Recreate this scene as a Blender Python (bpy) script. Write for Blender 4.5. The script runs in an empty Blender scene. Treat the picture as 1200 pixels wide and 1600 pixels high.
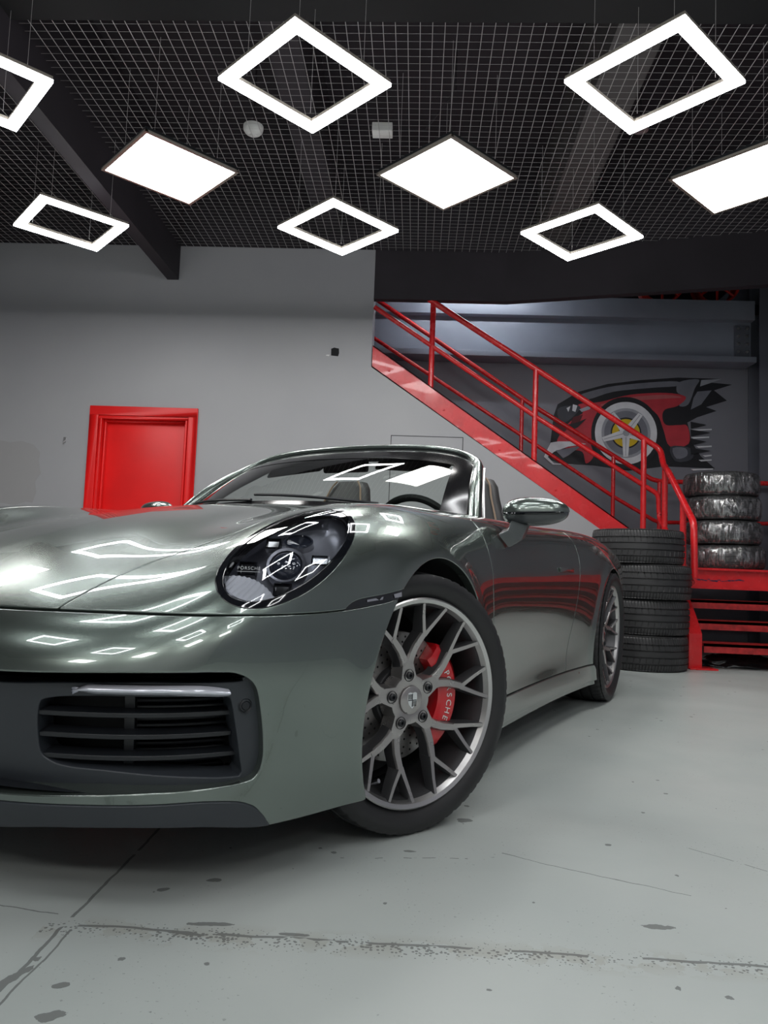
import bpy, bmesh, math, random
import numpy as np
from mathutils import Matrix, Vector
scene = bpy.context.scene
C = scene.collection
# world frame: x along the back wall (to the right), y into the room, z up; the camera stands over the origin
CAM_H, FOCAL_PX = 0.679, 1169.5
PITCH, ROLL, YAW = math.radians(4.345), math.radians(2.174), math.radians(2.5)
cam_d = bpy.data.cameras.new('camera'); cam = bpy.data.objects.new('camera', cam_d); C.objects.link(cam)
cam_d.sensor_fit = 'VERTICAL'; cam_d.sensor_height = 24.0; cam_d.lens = FOCAL_PX/1600*24.0; cam_d.clip_start = .02; cam_d.clip_end = 60
_f = Vector((0, math.cos(PITCH), math.sin(PITCH))); _u = Vector((0, -math.sin(PITCH), math.cos(PITCH))); _r = Vector((1, 0, 0))
_rt = _r*math.cos(ROLL)+_u*math.sin(ROLL); _up = -_r*math.sin(ROLL)+_u*math.cos(ROLL)
_rot = Matrix((_rt, _up, -_f)).transposed()
cam.matrix_world = (Matrix.Translation((0, 0, CAM_H)) @ (Matrix.Rotation(YAW, 3, 'Z') @ _rot).to_4x4())
scene.camera = cam
world = bpy.data.worlds.new('world'); scene.world = world; world.use_nodes = True
world.node_tree.nodes['Background'].inputs[0].default_value = (.55, .6, .7, 1)
world.node_tree.nodes['Background'].inputs[1].default_value = .05
vs = scene.view_settings
vs.view_transform = 'Standard'; vs.look = 'None'; vs.gamma = 1.0; vs.use_curve_mapping = False
vs.exposure = 0.42
LAMP = 16.0          # radiance of the lit diffusers
PI = math.pi
random.seed(7)
# ---------------------------------------------------------------- helpers
def mat(name, col=(.5, .5, .5), rough=.5, metal=0.0, coat=0.0, coat_rough=.03, spec=.5, emit=None, noise=None, bump=None, rnoise=None, aniso=0.0):
    """procedural principled material; noise=(scale, amount) varies the colour, bump=(scale, strength), rnoise=(scale, amount) varies the gloss"""
    m = bpy.data.materials.new(name); m.use_nodes = True; nt = m.node_tree; b = nt.nodes['Principled BSDF']
    b.inputs['Base Color'].default_value = (*col, 1); b.inputs['Roughness'].default_value = rough; b.inputs['Metallic'].default_value = metal
    b.inputs['Coat Weight'].default_value = coat; b.inputs['Coat Roughness'].default_value = coat_rough; b.inputs['Specular IOR Level'].default_value = spec
    tc = nt.nodes.new('ShaderNodeTexCoord')
    def nz(scale, detail=4):
        n = nt.nodes.new('ShaderNodeTexNoise'); n.inputs['Scale'].default_value = scale; n.inputs['Detail'].default_value = detail
        nt.links.new(tc.outputs['Object'], n.inputs['Vector']); return n
    if emit:
        b.inputs['Emission Color'].default_value = (*emit[0], 1); b.inputs['Emission Strength'].default_value = emit[1]
    if noise:
        n = nz(noise[0]); mr = nt.nodes.new('ShaderNodeMapRange'); mr.inputs[1].default_value = .3; mr.inputs[2].default_value = .7
        mr.inputs[3].default_value = 1-noise[1]; mr.inputs[4].default_value = 1+noise[1]
        mx = nt.nodes.new('ShaderNodeVectorMath'); mx.operation = 'SCALE'; mx.inputs[0].default_value = col
        nt.links.new(n.outputs['Fac'], mr.inputs[0]); nt.links.new(mr.outputs[0], mx.inputs['Scale']); nt.links.new(mx.outputs[0], b.inputs['Base Color'])
    if rnoise:
        n = nz(rnoise[0]); mr = nt.nodes.new('ShaderNodeMapRange'); mr.inputs[1].default_value = .3; mr.inputs[2].default_value = .7
        mr.inputs[3].default_value = max(rough-rnoise[1], .01); mr.inputs[4].default_value = rough+rnoise[1]
        nt.links.new(n.outputs['Fac'], mr.inputs[0]); nt.links.new(mr.outputs[0], b.inputs['Roughness'])
    if bump:
        n = nz(bump[0], 3); bp = nt.nodes.new('ShaderNodeBump'); bp.inputs['Strength'].default_value = bump[1]; bp.inputs['Distance'].default_value = .002
        nt.links.new(n.outputs['Fac'], bp.inputs['Height']); nt.links.new(bp.outputs[0], b.inputs['Normal'])
    return m
def glass_mat(name, tint=(.9, .95, .92), refl=1.0, rough=0.0, ior=1.5):
    """thin sheet of glass: clear, mirror-like towards grazing angles"""
    m = bpy.data.materials.new(name); m.use_nodes = True; nt = m.node_tree
    for n in list(nt.nodes):
        if n.type == 'BSDF_PRINCIPLED': nt.nodes.remove(n)
    t = nt.nodes.new('ShaderNodeBsdfTransparent'); t.inputs[0].default_value = (*tint, 1)
    g = nt.nodes.new('ShaderNodeBsdfGlossy'); g.inputs['Roughness'].default_value = rough; g.inputs[0].default_value = (refl, refl, refl, 1)
    f = nt.nodes.new('ShaderNodeFresnel'); f.inputs[0].default_value = ior
    mx = nt.nodes.new('ShaderNodeMixShader'); nt.links.new(f.outputs[0], mx.inputs[0]); nt.links.new(t.outputs[0], mx.inputs[1]); nt.links.new(g.outputs[0], mx.inputs[2])
    nt.links.new(mx.outputs[0], nt.nodes['Material Output'].inputs[0]); return m

def mesh_obj(name, V, F, m=None, parent=None, smooth=False, normals=None, sharp=None):
    me = bpy.data.meshes.new(name)
    me.from_pydata([tuple(map(float, v)) for v in V], [], [tuple(map(int, f)) for f in F])
    if smooth: me.polygons.foreach_set('use_smooth', [True]*len(me.polygons))
    me.update()
    if normals is not None: me.normals_split_custom_set_from_vertices([tuple(map(float, n)) for n in normals])
    elif smooth and sharp: me.set_sharp_from_angle(angle=math.radians(sharp))
    o = bpy.data.objects.new(name, me); C.objects.link(o)
    if m: me.materials.append(m)
    if parent: o.parent = parent
    return o
class MB:
    """collects simple solids into one mesh"""
    def __init__(s): s.V = []; s.F = []
    def add(s, V, F):
        n = len(s.V); s.V += [tuple(v) for v in V]; s.F += [tuple(i+n for i in f) for f in F]; return s
    def box(s, a, b, rot=None, at=None):
        x0, y0, z0 = a; x1, y1, z1 = b
        V = [(x0, y0, z0), (x1, y0, z0), (x1, y1, z0), (x0, y1, z0), (x0, y0, z1), (x1, y0, z1), (x1, y1, z1), (x0, y1, z1)]
        if rot is not None: V = [tuple(rot @ Vector(v)+Vector(at or (0, 0, 0))) for v in V]
        return s.add(V, [(0, 3, 2, 1), (4, 5, 6, 7), (0, 1, 5, 4), (1, 2, 6, 5), (2, 3, 7, 6), (3, 0, 4, 7)])
    def hexa(s, P):
        return s.add(P, [(0, 3, 2, 1), (4, 5, 6, 7), (0, 1, 5, 4), (1, 2, 6, 5), (2, 3, 7, 6), (3, 0, 4, 7)])
    def sweep(s, path, sec, closed=False, up=(0, 0, 1), caps=True, scale=None):
        """section (list of (a,b)) carried along path; a to the side, b along up"""
        path = [Vector(p) for p in path]; n = len(path); m = len(sec); V = []
        for i, p in enumerate(path):
            if closed: t = (path[(i+1) % n]-path[i-1])
            else: t = path[min(i+1, n-1)]-path[max(i-1, 0)]
            t.normalize(); u = Vector(up if not callable(up) else up(i)); side = t.cross(u)
            if side.length < 1e-4: side = t.cross(Vector((1, .2, 0)))
            side.normalize(); w = side.cross(t).normalized()
            k = scale[i] if scale else 1
            # keep width through corners
            if 0 < i < n-1 or closed:
                a = (path[i]-path[i-1]).normalized(); b = (path[(i+1) % n]-path[i]).normalized()
                c = max(math.sqrt(max((1+a.dot(b))/2, .05)), .5)
            else: c = 1
            bend = ((path[(i+1) % n]-path[i]).normalized()-(path[i]-path[i-1]).normalized()) if (0 < i < n-1 or closed) else Vector()
            for q in sec:
                o = side*q[0]*k+w*q[1]*k
                if c < .999 and bend.length > 1e-5:
                    bd = bend.normalized(); o = o+bd*(o.dot(bd))*(1/c-1)
                V.append(tuple(p+o))
        F = []
        for i in range(n if closed else n-1):
            j = (i+1) % n
            for a in range(m):
                b = (a+1) % m; F.append((i*m+a, i*m+b, j*m+b, j*m+a))
        if caps and not closed: F.append(tuple(range(m-1, -1, -1))); F.append(tuple((n-1)*m+a for a in range(m)))
        return s.add(V, F)
    def tube(s, path, r, seg=10, closed=False, scale=None):
        return s.sweep(path, [(r*math.cos(2*PI*k/seg), r*math.sin(2*PI*k/seg)) for k in range(seg)], closed, up=(.013, .021, 1), scale=scale)
    def lathe(s, prof, seg=48, axis='z', at=(0, 0, 0), closed=False):
        """profile (radius, height) turned about an axis"""
        V = []; n = len(prof)
        for k in range(seg):
            a = 2*PI*k/seg; c, q = math.cos(a), math.sin(a)
            for r, h in prof:
                if axis == 'z': v = (r*c, r*q, h)
                elif axis == 'y': v = (r*c, h, r*q)
                else: v = (h, r*c, r*q)
                V.append((v[0]+at[0], v[1]+at[1], v[2]+at[2]))
        F = []
        for k in range(seg):
            j = (k+1) % seg
            for i in range(n if closed else n-1):
                i2 = (i+1) % n; f = (k*n+i, j*n+i, j*n+i2, k*n+i2)
                F.append(f if axis != 'y' else f[::-1])
        return s.add(V, F)
    def prism(s, poly, h0, h1, fn):
        """flat outline (a,b) given thickness h0..h1; fn(a,b,h) -> point"""
        n = len(poly); V = [fn(a, b, h0) for a, b in poly]+[fn(a, b, h1) for a, b in poly]
        return s.add(V, [tuple(range(n-1, -1, -1)), tuple(range(n, 2*n))]+[(i, (i+1) % n, n+(i+1) % n, n+i) for i in range(n)])
    def build(s, name, m=None, parent=None, smooth=False, sharp=35, bevel=0.0, seg=2):
        bm = bmesh.new(); vs = [bm.verts.new(v) for v in s.V]
        for f in s.F:
            try: bm.faces.new([vs[i] for i in f])
            except ValueError: pass
        bmesh.ops.remove_doubles(bm, verts=bm.verts, dist=1e-6)
        bmesh.ops.recalc_face_normals(bm, faces=bm.faces)
        if bevel > 0:
            es = [e for e in bm.edges if len(e.link_faces) == 2 and e.calc_face_angle(0) > .6]
            bmesh.ops.bevel(bm, geom=es, offset=bevel, segments=seg, affect='EDGES', profile=.6, clamp_overlap=True)
        me = bpy.data.meshes.new(name); bm.to_mesh(me); bm.free()
        if smooth or bevel > 0:
            me.polygons.foreach_set('use_smooth', [True]*len(me.polygons)); me.set_sharp_from_angle(angle=math.radians(sharp))
        if m: me.materials.append(m)
        o = bpy.data.objects.new(name, me); C.objects.link(o)
        if parent: o.parent = parent
        return o
def empty(name, loc=(0, 0, 0), rz=0.0, parent=None):
    o = bpy.data.objects.new(name, None); C.objects.link(o); o.location = loc; o.rotation_euler = (0, 0, rz); o.empty_display_size = .1
    if parent: o.parent = parent
    return o
def tag(o, label, cat, group=None):
    o['label'] = label; o['category'] = cat
    if group: o['group'] = group
    return o
def struct(o, label=None, cat=None):
    o['kind'] = 'structure'
    if label: o['label'] = label
    if cat: o['category'] = cat
    return o
def dup(root, loc, rz=0.0, label=None, group=None):
    r = root.copy(); C.objects.link(r); r.location = loc; r.rotation_euler = (0, 0, rz)
    if label: r['label'] = label
    if group: r['group'] = group
    for ch in [o for o in bpy.data.objects if o.parent is root]:
        c = ch.copy(); C.objects.link(c); c.parent = r
        for g in [o for o in bpy.data.objects if o.parent is ch]:
            d = g.copy(); C.objects.link(d); d.parent = c
    return r
def lettering(name, body, size, m, parent, mw, depth=.0006, spacing=1.0):
    cu = bpy.data.curves.new(name, 'FONT'); cu.body = body; cu.size = size; cu.extrude = depth; cu.align_x = 'CENTER'; cu.align_y = 'CENTER'; cu.space_character = spacing
    t = bpy.data.objects.new(name, cu); C.objects.link(t)
    bpy.context.view_layer.update()
    me = bpy.data.meshes.new_from_object(t.evaluated_get(bpy.context.evaluated_depsgraph_get()))
    bpy.data.objects.remove(t); bpy.data.curves.remove(cu)
    me.materials.clear(); me.materials.append(m); me.transform(mw)
    o = bpy.data.objects.new(name, me); C.objects.link(o)
    if parent: o.parent = parent
    return o
def frame_m(o, ex, ey, ez):
    m = Matrix((ex, ey, ez)).transposed().to_4x4(); m.translation = Vector(o); return m
def catmull(P, n=8, closed=False):
    P = [Vector(p) for p in P]; o = []; N = len(P)
    for i in range(N if closed else N-1):
        a, b, c, d = (P[(i-1) % N], P[i], P[(i+1) % N], P[(i+2) % N]) if closed else (P[max(i-1, 0)], P[i], P[i+1], P[min(i+2, N-1)])
        for k in range(n):
            t = k/n; o.append(.5*((2*b)+(c-a)*t+(2*a-5*b+4*c-d)*t*t+(3*b-a-3*c+d)*t**3))
    if not closed: o.append(P[-1])
    return o
# ---------------------------------------------------------------- materials shared by several things
M_RED = mat('red_gloss_paint', (.70, .018, .022), .26, coat=.3, noise=(6, .12), bump=(14, .10), rnoise=(9, .08))
M_REDDOOR = mat('red_door_paint', (.82, .010, .010), .38, noise=(3, .06), bump=(30, .05))
M_DARKSTEEL = mat('dark_slate_paint', (.15, .16, .19), .42, noise=(2.5, .08), bump=(40, .06))
M_BEAM = mat('slate_blue_beam_paint', (.30, .325, .39), .36, noise=(2, .07), bump=(25, .05))
M_CEIL = mat('black_brown_ceiling_paint', (.026, .021, .027), .7, noise=(2, .2))
M_WIRE = mat('galvanised_wire', (.52, .50, .50), .40, metal=.3)
M_BLACKP = mat('satin_black_plastic', (.012, .014, .017), .38, noise=(20, .1))
M_GREYP = mat('charcoal_plastic', (.03, .035, .042), .42, bump=(300, .05))
M_RUBBER = mat('tyre_rubber', (.016, .016, .017), .50, noise=(9, .15), rnoise=(7, .08))
M_RUBBER2 = mat('dusty_tyre_rubber', (.030, .030, .031), .42, noise=(9, .2), rnoise=(7, .08))
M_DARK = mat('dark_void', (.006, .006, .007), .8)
M_CHROME = mat('chrome', (.85, .86, .88), .08, metal=1)
M_ALU = mat('brushed_aluminium', (.62, .62, .63), .28, metal=1)
M_WHITEP = mat('white_plastic', (.75, .75, .73), .4)
# ---------------------------------------------------------------- car body surface (implicit, numpy)
# car frame: x forward from the front axle, y to the car's left, z up from the floor
def pchip(xs, ys, xq):
    xs = np.asarray(xs, float); ys = np.asarray(ys, float)
    h = np.diff(xs); sh = (-1,) + (1,)*(ys.ndim-1); hh = h.reshape(sh)
    d = np.diff(ys, axis=0)/hh
    m = np.zeros_like(ys)
    a, b = d[:-1], d[1:]
    w1 = 2*hh[1:]+hh[:-1]; w2 = hh[1:]+2*hh[:-1]
    with np.errstate(divide='ignore', invalid='ignore'):
        mm = (w1+w2)/(w1/a+w2/b)
    m[1:-1] = np.where(a*b > 0, mm, 0)
    m[0] = d[0]; m[-1] = d[-1]
    i = np.clip(np.searchsorted(xs, xq)-1, 0, len(h)-1)
    t = ((xq-xs[i])/h[i]).reshape((-1,)+(1,)*(ys.ndim-1)); hi = h[i].reshape(t.shape)
    t = np.clip(t, -3, 4)
    return (ys[i]*(2*t**3-3*t**2+1)+m[i]*hi*(t**3-2*t**2+t)+ys[i+1]*(-2*t**3+3*t**2)+m[i+1]*hi*(t**3-t**2))

def blur(a, sig, axis):
    r = int(3*sig)+1; k = np.exp(-0.5*(np.arange(-r, r+1)/sig)**2); k /= k.sum()
    a = np.moveaxis(a, axis, 0)
    lo = 2*a[:1]-a[1:r+1][::-1]; hi = 2*a[-1:]-a[-r-1:-1][::-1]
    p = np.concatenate([lo, a, hi], 0)
    o = sum(k[j]*p[j:j+a.shape[0]] for j in range(2*r+1))
    return np.moveaxis(o, 0, axis)

class Table:
    """smooth C2 surface through a small table, resampled on a uniform grid"""
    def __init__(s, xs, ys, v, dx, dy, sx=0.0, sy=0.0):
        xs = np.asarray(xs, float); ys = np.asarray(ys, float); v = np.asarray(v, float)
        if xs[0] > xs[-1]: xs = xs[::-1]; v = v[::-1]
        s.x0, s.y0, s.dx, s.dy = xs[0], ys[0], dx, dy
        gx = np.arange(xs[0], xs[-1]+dx/2, dx); gy = np.arange(ys[0], ys[-1]+dy/2, dy)
        g = pchip(xs, v, gx)
        g = pchip(ys, g.T, gy).T
        if sx: g = blur(g, sx/dx, 0)
        if sy: g = blur(g, sy/dy, 1)
        s.g = g
    def __call__(s, x, y):
        g = s.g
        fx = np.clip((x-s.x0)/s.dx, 1.0, g.shape[0]-2.001); fy = np.clip((y-s.y0)/s.dy, 1.0, g.shape[1]-2.001)
        ex = (x-s.x0)/s.dx-fx; ey = (y-s.y0)/s.dy-fy
        i = fx.astype(int); j = fy.astype(int); u = fx-i; w = fy-j
        def bs(t): return ((1-t)**3/6, (3*t**3-6*t*t+4)/6, (-3*t**3+3*t*t+3*t+1)/6, t**3/6)
        bu, bw = bs(u), bs(w)
        o = 0
        for a in range(4):
            r = 0
            for b in range(4): r = r+bw[b]*g[i+a-1, j+b-1]
            o = o+bu[a]*r
        # linear continuation outside the table
        gx = (g[np.minimum(i+1, g.shape[0]-1), j]-g[np.maximum(i-1, 0), j])/2
        gy = (g[i, np.minimum(j+1, g.shape[1]-1)]-g[i, np.maximum(j-1, 0)])/2
        return o+np.clip(ex, -40, 40)*gx+np.clip(ey, -40, 40)*gy

class Outline:
    def __init__(s, pts):
        p = np.asarray(pts, float)
        # mirror ends so that the curve is square to the centre line
        pm = p.copy(); pm[:, 1] *= -1
        q = np.concatenate([pm[3:0:-1], p, pm[-2:-5:-1]])
        t = np.concatenate([[0], np.cumsum(np.linalg.norm(np.diff(q, axis=0), axis=1))])
        n = len(q); h = np.diff(t)
        A = np.zeros((n, n)); B = np.zeros((n, 2)); A[0, 0] = A[-1, -1] = 1
        for i in range(1, n-1):
            A[i, i-1], A[i, i], A[i, i+1] = h[i-1], 2*(h[i-1]+h[i]), h[i]
            B[i] = 6*((q[i+1]-q[i])/h[i]-(q[i]-q[i-1])/h[i-1])
        s.M = np.linalg.solve(A, B); s.t, s.q, s.h = t, q, h
        s.t0, s.t1 = t[3], t[-4]
        s.ts = np.linspace(t[1], t[-2], 700); s.ps = s.ev(s.ts)[0]
    def ev(s, t):
        i = np.clip(np.searchsorted(s.t, t)-1, 0, len(s.h)-1); h = s.h[i][:, None]
        a = (s.t[i+1]-t)[:, None]; b = (t-s.t[i])[:, None]; M0, M1, q0, q1 = s.M[i], s.M[i+1], s.q[i], s.q[i+1]
        P = M0*a**3/(6*h)+M1*b**3/(6*h)+(q0/h-M0*h/6)*a+(q1/h-M1*h/6)*b
        D = -M0*a**2/(2*h)+M1*b**2/(2*h)-(q0/h-M0*h/6)+(q1/h-M1*h/6)
        DD = M0*a/h+M1*b/h
        return P, D, DD
    def near(s, x, y):
        """signed distance (outside positive) and position along the outline"""
        x = np.ravel(x); y = np.ravel(y); t = np.empty(len(x))
        for k in range(0, len(x), 20000):
            sl = slice(k, k+20000)
            d = (x[sl, None]-s.ps[None, :, 0])**2+(y[sl, None]-s.ps[None, :, 1])**2
            t[sl] = s.ts[d.argmin(1)]
        for _ in range(3):
            P, D, DD = s.ev(t); ex = P[:, 0]-x; ey = P[:, 1]-y
            g = ex*D[:, 0]+ey*D[:, 1]
            H = np.maximum((D**2).sum(1)+ex*DD[:, 0]+ey*DD[:, 1], .15)
            t = np.clip(t-np.clip(g/H, -.02, .02), s.t[1], s.t[-2])
        P, D, DD = s.ev(t)
        n = np.stack([D[:, 1], -D[:, 0]], 1); n /= np.linalg.norm(n, axis=1)[:, None]
        # outward normal: nose runs +y, so outward is (+x): D=(0,1) -> (1,0)
        return (x-P[:, 0])*n[:, 0]+(y-P[:, 1])*n[:, 1], t-s.t0

OUT = Outline([(.985, 0), (.976, .2), (.945, .4), (.885, .56), (.79, .695), (.66, .79), (.50, .852), (.33, .891), (.15, .912), (0, .918),
               (-.2, .913), (-.45, .898), (-.8, .886), (-1.15, .882), (-1.5, .887), (-1.8, .90), (-2.1, .918), (-2.45, .926),
               (-2.8, .912), (-3.08, .87), (-3.3, .77), (-3.45, .59), (-3.52, .3), (-3.54, 0)])
def s_at(x, y): return float(OUT.near(np.array([x]), np.array([y]))[1][0])
_Z = [.10, .16, .22, .30, .38, .46, .54, .60, .66, .72, .78, .84, .90, .96, 1.05]
_IN = [((.985, 0),    [.130, .090, .062, .036, .015, .000, .003, .012, .028, .05, .08, .12, .16, .20, .26]),
       ((.945, .4),   [.120, .085, .058, .034, .014, .000, .003, .012, .030, .055, .085, .12, .16, .20, .26]),
       ((.79, .695),  [.085, .060, .042, .025, .010, .000, .003, .014, .034, .060, .092, .13, .17, .215, .28]),
       ((.50, .852),  [.060, .042, .030, .018, .008, .000, .001, .008, .024, .046, .076, .115, .16, .21, .29]),
       ((.15, .912),  [.050, .034, .024, .014, .006, .001, .000, .003, .011, .027, .054, .094, .14, .195, .28]),
       ((-.2, .913),  [.045, .034, .028, .021, .012, .004, .000, .001, .007, .020, .044, .080, .125, .18, .27]),
       ((-.62, .89),  [.036, .036, .042, .046, .038, .022, .007, .001, .000, .008, .026, .056, .10, .155, .25]),
       ((-1.15, .882), [.032, .032, .040, .048, .042, .026, .009, .002, .000, .006, .022, .050, .092, .145, .24]),
       ((-1.7, .895), [.032, .032, .038, .042, .034, .020, .008, .002, .000, .003, .016, .042, .084, .137, .23]),
       ((-2.1, .918), [.032, .030, .028, .022, .015, .008, .003, .001, .000, .003, .015, .042, .084, .137, .23]),
       ((-2.8, .912), [.05, .04, .03, .020, .010, .004, .001, .000, .001, .005, .018, .05, .10, .16, .25]),
       ((-3.3, .77),  [.10, .08, .06, .035, .016, .006, .000, .000, .004, .012, .028, .06, .11, .17, .26]),
       ((-3.54, 0),   [.14, .11, .08, .05, .025, .010, .000, .000, .005, .016, .036, .07, .12, .18, .27])]
INSET = Table([s_at(*k) for k, _ in _IN], _Z, [v for _, v in _IN], .02, .01, .06, .018)
_TY = [0, .2, .4, .55, .66, .8, .95]
_TT = [(1.05, .470, .465, .440, .400, .360, .28, .20), (.95, .555, .550, .525, .480, .440, .37, .29), (.85, .610, .605, .582, .547, .515, .46, .39),
       (.75, .655, .650, .630, .606, .585, .553, .50), (.65, .695, .690, .670, .657, .653, .638, .60), (.55, .730, .725, .707, .706, .720, .709, .66),
       (.45, .760, .755, .739, .753, .774, .761, .705), (.35, .787, .782, .767, .789, .813, .800, .745), (.25, .810, .805, .790, .816, .840, .826, .773),
       (.15, .828, .823, .810, .832, .857, .844, .79), (0, .861, .856, .841, .846, .868, .860, .80), (-.3, .897, .891, .874, .864, .879, .874, .82),
       (-.6, .920, .914, .898, .884, .886, .886, .85), (-.9, .92, .915, .898, .888, .888, .896, .88), (-1.5, .93, .92, .905, .895, .895, .908, .90),
       (-2.0, .93, .93, .92, .91, .91, .92, .92), (-2.45, .93, .925, .92, .915, .915, .92, .92), (-2.9, .90, .90, .895, .885, .88, .88, .86),
       (-3.3, .83, .83, .825, .815, .81, .80, .79), (-3.7, .74, .74, .735, .73, .72, .71, .70)]
TOP = Table([r[0] for r in _TT], _TY, [r[1:] for r in _TT], .025, .02, .095, .06)
def body_f(P):
    x, y, z = P[:, 0], np.abs(P[:, 1]), P[:, 2]
    sd, s = OUT.near(x, y)
    fs = sd+INSET(s, z)
    # soft flares round the wheel openings
    for ax, r in ((-.02, .372), (-2.455, .385)):
        d = np.hypot(x-ax, z-.345)-r
        fs = fs-.010*np.exp(-(d/.045)**2)*(y > .5)
    ft = (z-TOP(x, y))*.9
    k = .085
    return np.maximum(fs, ft)+np.maximum(k-np.abs(fs-ft), 0)**2/(4*k)
def body_n(P, e=2e-3):
    g = np.stack([body_f(P+np.eye(3)[i]*e)-body_f(P-np.eye(3)[i]*e) for i in range(3)], 1)/(2*e)
    return g
def body_project(P, it=3):
    for _ in range(it):
        g = body_n(P); f = body_f(P)
        P = P-(f/np.maximum((g*g).sum(1), .05))[:, None]*g
    return P
# ---------------------------------------------------------------- the room
def ramp(nt, src, pts):
    r = nt.nodes.new('ShaderNodeValToRGB'); e = r.color_ramp.elements
    while len(e) < len(pts): e.new(.5)
    for k, (p, c) in enumerate(pts):
        e[k].position = p; e[k].color = (*c, 1) if len(c) == 3 else c
    nt.links.new(src, r.inputs[0]); return r.outputs[0]
def floor_material():
    m = bpy.data.materials.new('worn_grey_floor_coating'); m.use_nodes = True; nt = m.node_tree; L = nt.links; N = nt.nodes.new
    b = nt.nodes['Principled BSDF']
    geo = N('ShaderNodeNewGeometry'); sep = N('ShaderNodeSeparateXYZ'); L.new(geo.outputs['Position'], sep.inputs[0])
    def math_(op, a, c=None, clamp=False):
        n = N('ShaderNodeMath'); n.operation = op; n.use_clamp = clamp
        for k, q in enumerate((a, c)):
            if q is None: continue
            if isinstance(q, (int, float)): n.inputs[k].default_value = q
            else: L.new(q, n.inputs[k])
        return n.outputs[0]
    def noise(scale, detail=4, dist=0.0, w=None):
        n = N('ShaderNodeTexNoise'); n.inputs['Scale'].default_value = scale; n.inputs['Detail'].default_value = detail; n.inputs['Distortion'].default_value = dist
        mp = N('ShaderNodeMapping'); mp.inputs['Location'].default_value = (w or 0, (w or 0)*.7, 0)
        L.new(geo.outputs['Position'], mp.inputs[0]); L.new(mp.outputs[0], n.inputs['Vector']); return n.outputs['Fac']
    def line(p, q, width, wob=.012, wsc=6, seed=1.0, cut=None):
        """soft-edged mask along the segment p-q on the floor"""
        dx, dy = q[0]-p[0], q[1]-p[1]; l = math.hypot(dx, dy); nx, ny = -dy/l, dx/l
        d = math_('ADD', math_('MULTIPLY', sep.outputs[0], nx), math_('MULTIPLY', sep.outputs[1], ny)); d = math_('SUBTRACT', d, nx*p[0]+ny*p[1])
        d = math_('ADD', d, math_('MULTIPLY', math_('SUBTRACT', noise(wsc, 5, 0, seed), .5), wob*2))
        a = math_('ADD', math_('MULTIPLY', sep.outputs[0], dx/l), math_('MULTIPLY', sep.outputs[1], dy/l)); a = math_('SUBTRACT', a, (dx*p[0]+dy*p[1])/l)
        on = math_('MULTIPLY', math_('GREATER_THAN', a, 0.0), math_('LESS_THAN', a, l))
        mk = math_('SUBTRACT', 1.0, math_('DIVIDE', math_('ABSOLUTE', d), width), clamp=True)
        mk = math_('MULTIPLY', mk, on)
        if cut is not None: mk = math_('MULTIPLY', mk, math_('GREATER_THAN', noise(cut[0], 3, 0, seed+3), cut[1]))
        return mk, d, on
    base = ramp(nt, noise(1.3, 5, .4), [(.3, (.38, .42, .405)), (.7, (.47, .50, .48))])
    # expansion joint and old cracks
    j1, d1, on1 = line((-.66, 1.417), (3.8, 1.417), .0055, .012, 7, 1.0, (9, .46))
    j2, d2, _ = line((-.625, -1.5), (-.622, 6.0), .0045, .012, 8, 2.0, (6, .42))
    j3, d3, _ = line((-.600, -1.5), (-.603, 1.40), .003, .010, 8, 5.0, (7, .48))
    c1, _, _ = line((.24, 1.90), (.62, 1.70), .0020, .035, 4, 9.0, None)
    c2, _, _ = line((-.15, 1.805), (.22, 1.862), .0026, .012, 9, 12.0, (30, .52))
    c3, _, _ = line((.72, 1.995), (.86, 1.87), .0022, .010, 7, 15.0, (8, .46))
    c4, _, _ = line((-1.6, 1.60), (-.62, 1.45), .0022, .02, 6, 18.0, (8, .5))
    cracks = j1
    for q in (j2, j3, c1, c2, c3, c4): cracks = math_('MAXIMUM', cracks, q)
    cracks = math_('GREATER_THAN', cracks, .25)
    # worn speckled band along the joint, chips and flecks over the rest
    band = math_('SUBTRACT', 1.0, math_('DIVIDE', math_('ABSOLUTE', math_('ADD', d1, .012)), .055), clamp=True)
    band = math_('MULTIPLY', band, math_('MULTIPLY', on1, math_('SUBTRACT', 1.25, math_('MULTIPLY', math_('ABSOLUTE', math_('SUBTRACT', sep.outputs[0], .3)), .35), clamp=True)))
    vor = N('ShaderNodeTexVoronoi'); vor.inputs['Scale'].default_value = 125; L.new(geo.outputs['Position'], vor.inputs['Vector'])
    speck = math_('LESS_THAN', vor.outputs['Distance'], math_('MULTIPLY', math_('MULTIPLY', band, noise(4, 3, 0, 4)), .75))
    vor2 = N('ShaderNodeTexVoronoi'); vor2.inputs['Scale'].default_value = 24; vor2.inputs['Randomness'].default_value = 1; L.new(geo.outputs['Position'], vor2.inputs['Vector'])
    wn = N('ShaderNodeTexWhiteNoise'); L.new(vor2.outputs['Position'], wn.inputs['Vector'])
    chip = math_('LESS_THAN', math_('ADD', vor2.outputs['Distance'], math_('MULTIPLY', noise(90, 3), .28)), math_('MULTIPLY', math_('POWER', wn.outputs['Value'], 9), .36))
    wash = math_('MULTIPLY', band, math_('GREATER_THAN', noise(11, 5, 0, 8), .5))
    col = N('ShaderNodeMixRGB'); L.new(math_('MULTIPLY', wash, .45), col.inputs[0]); L.new(base, col.inputs[1]); col.inputs[2].default_value = (.30, .29, .245, 1)
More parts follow.
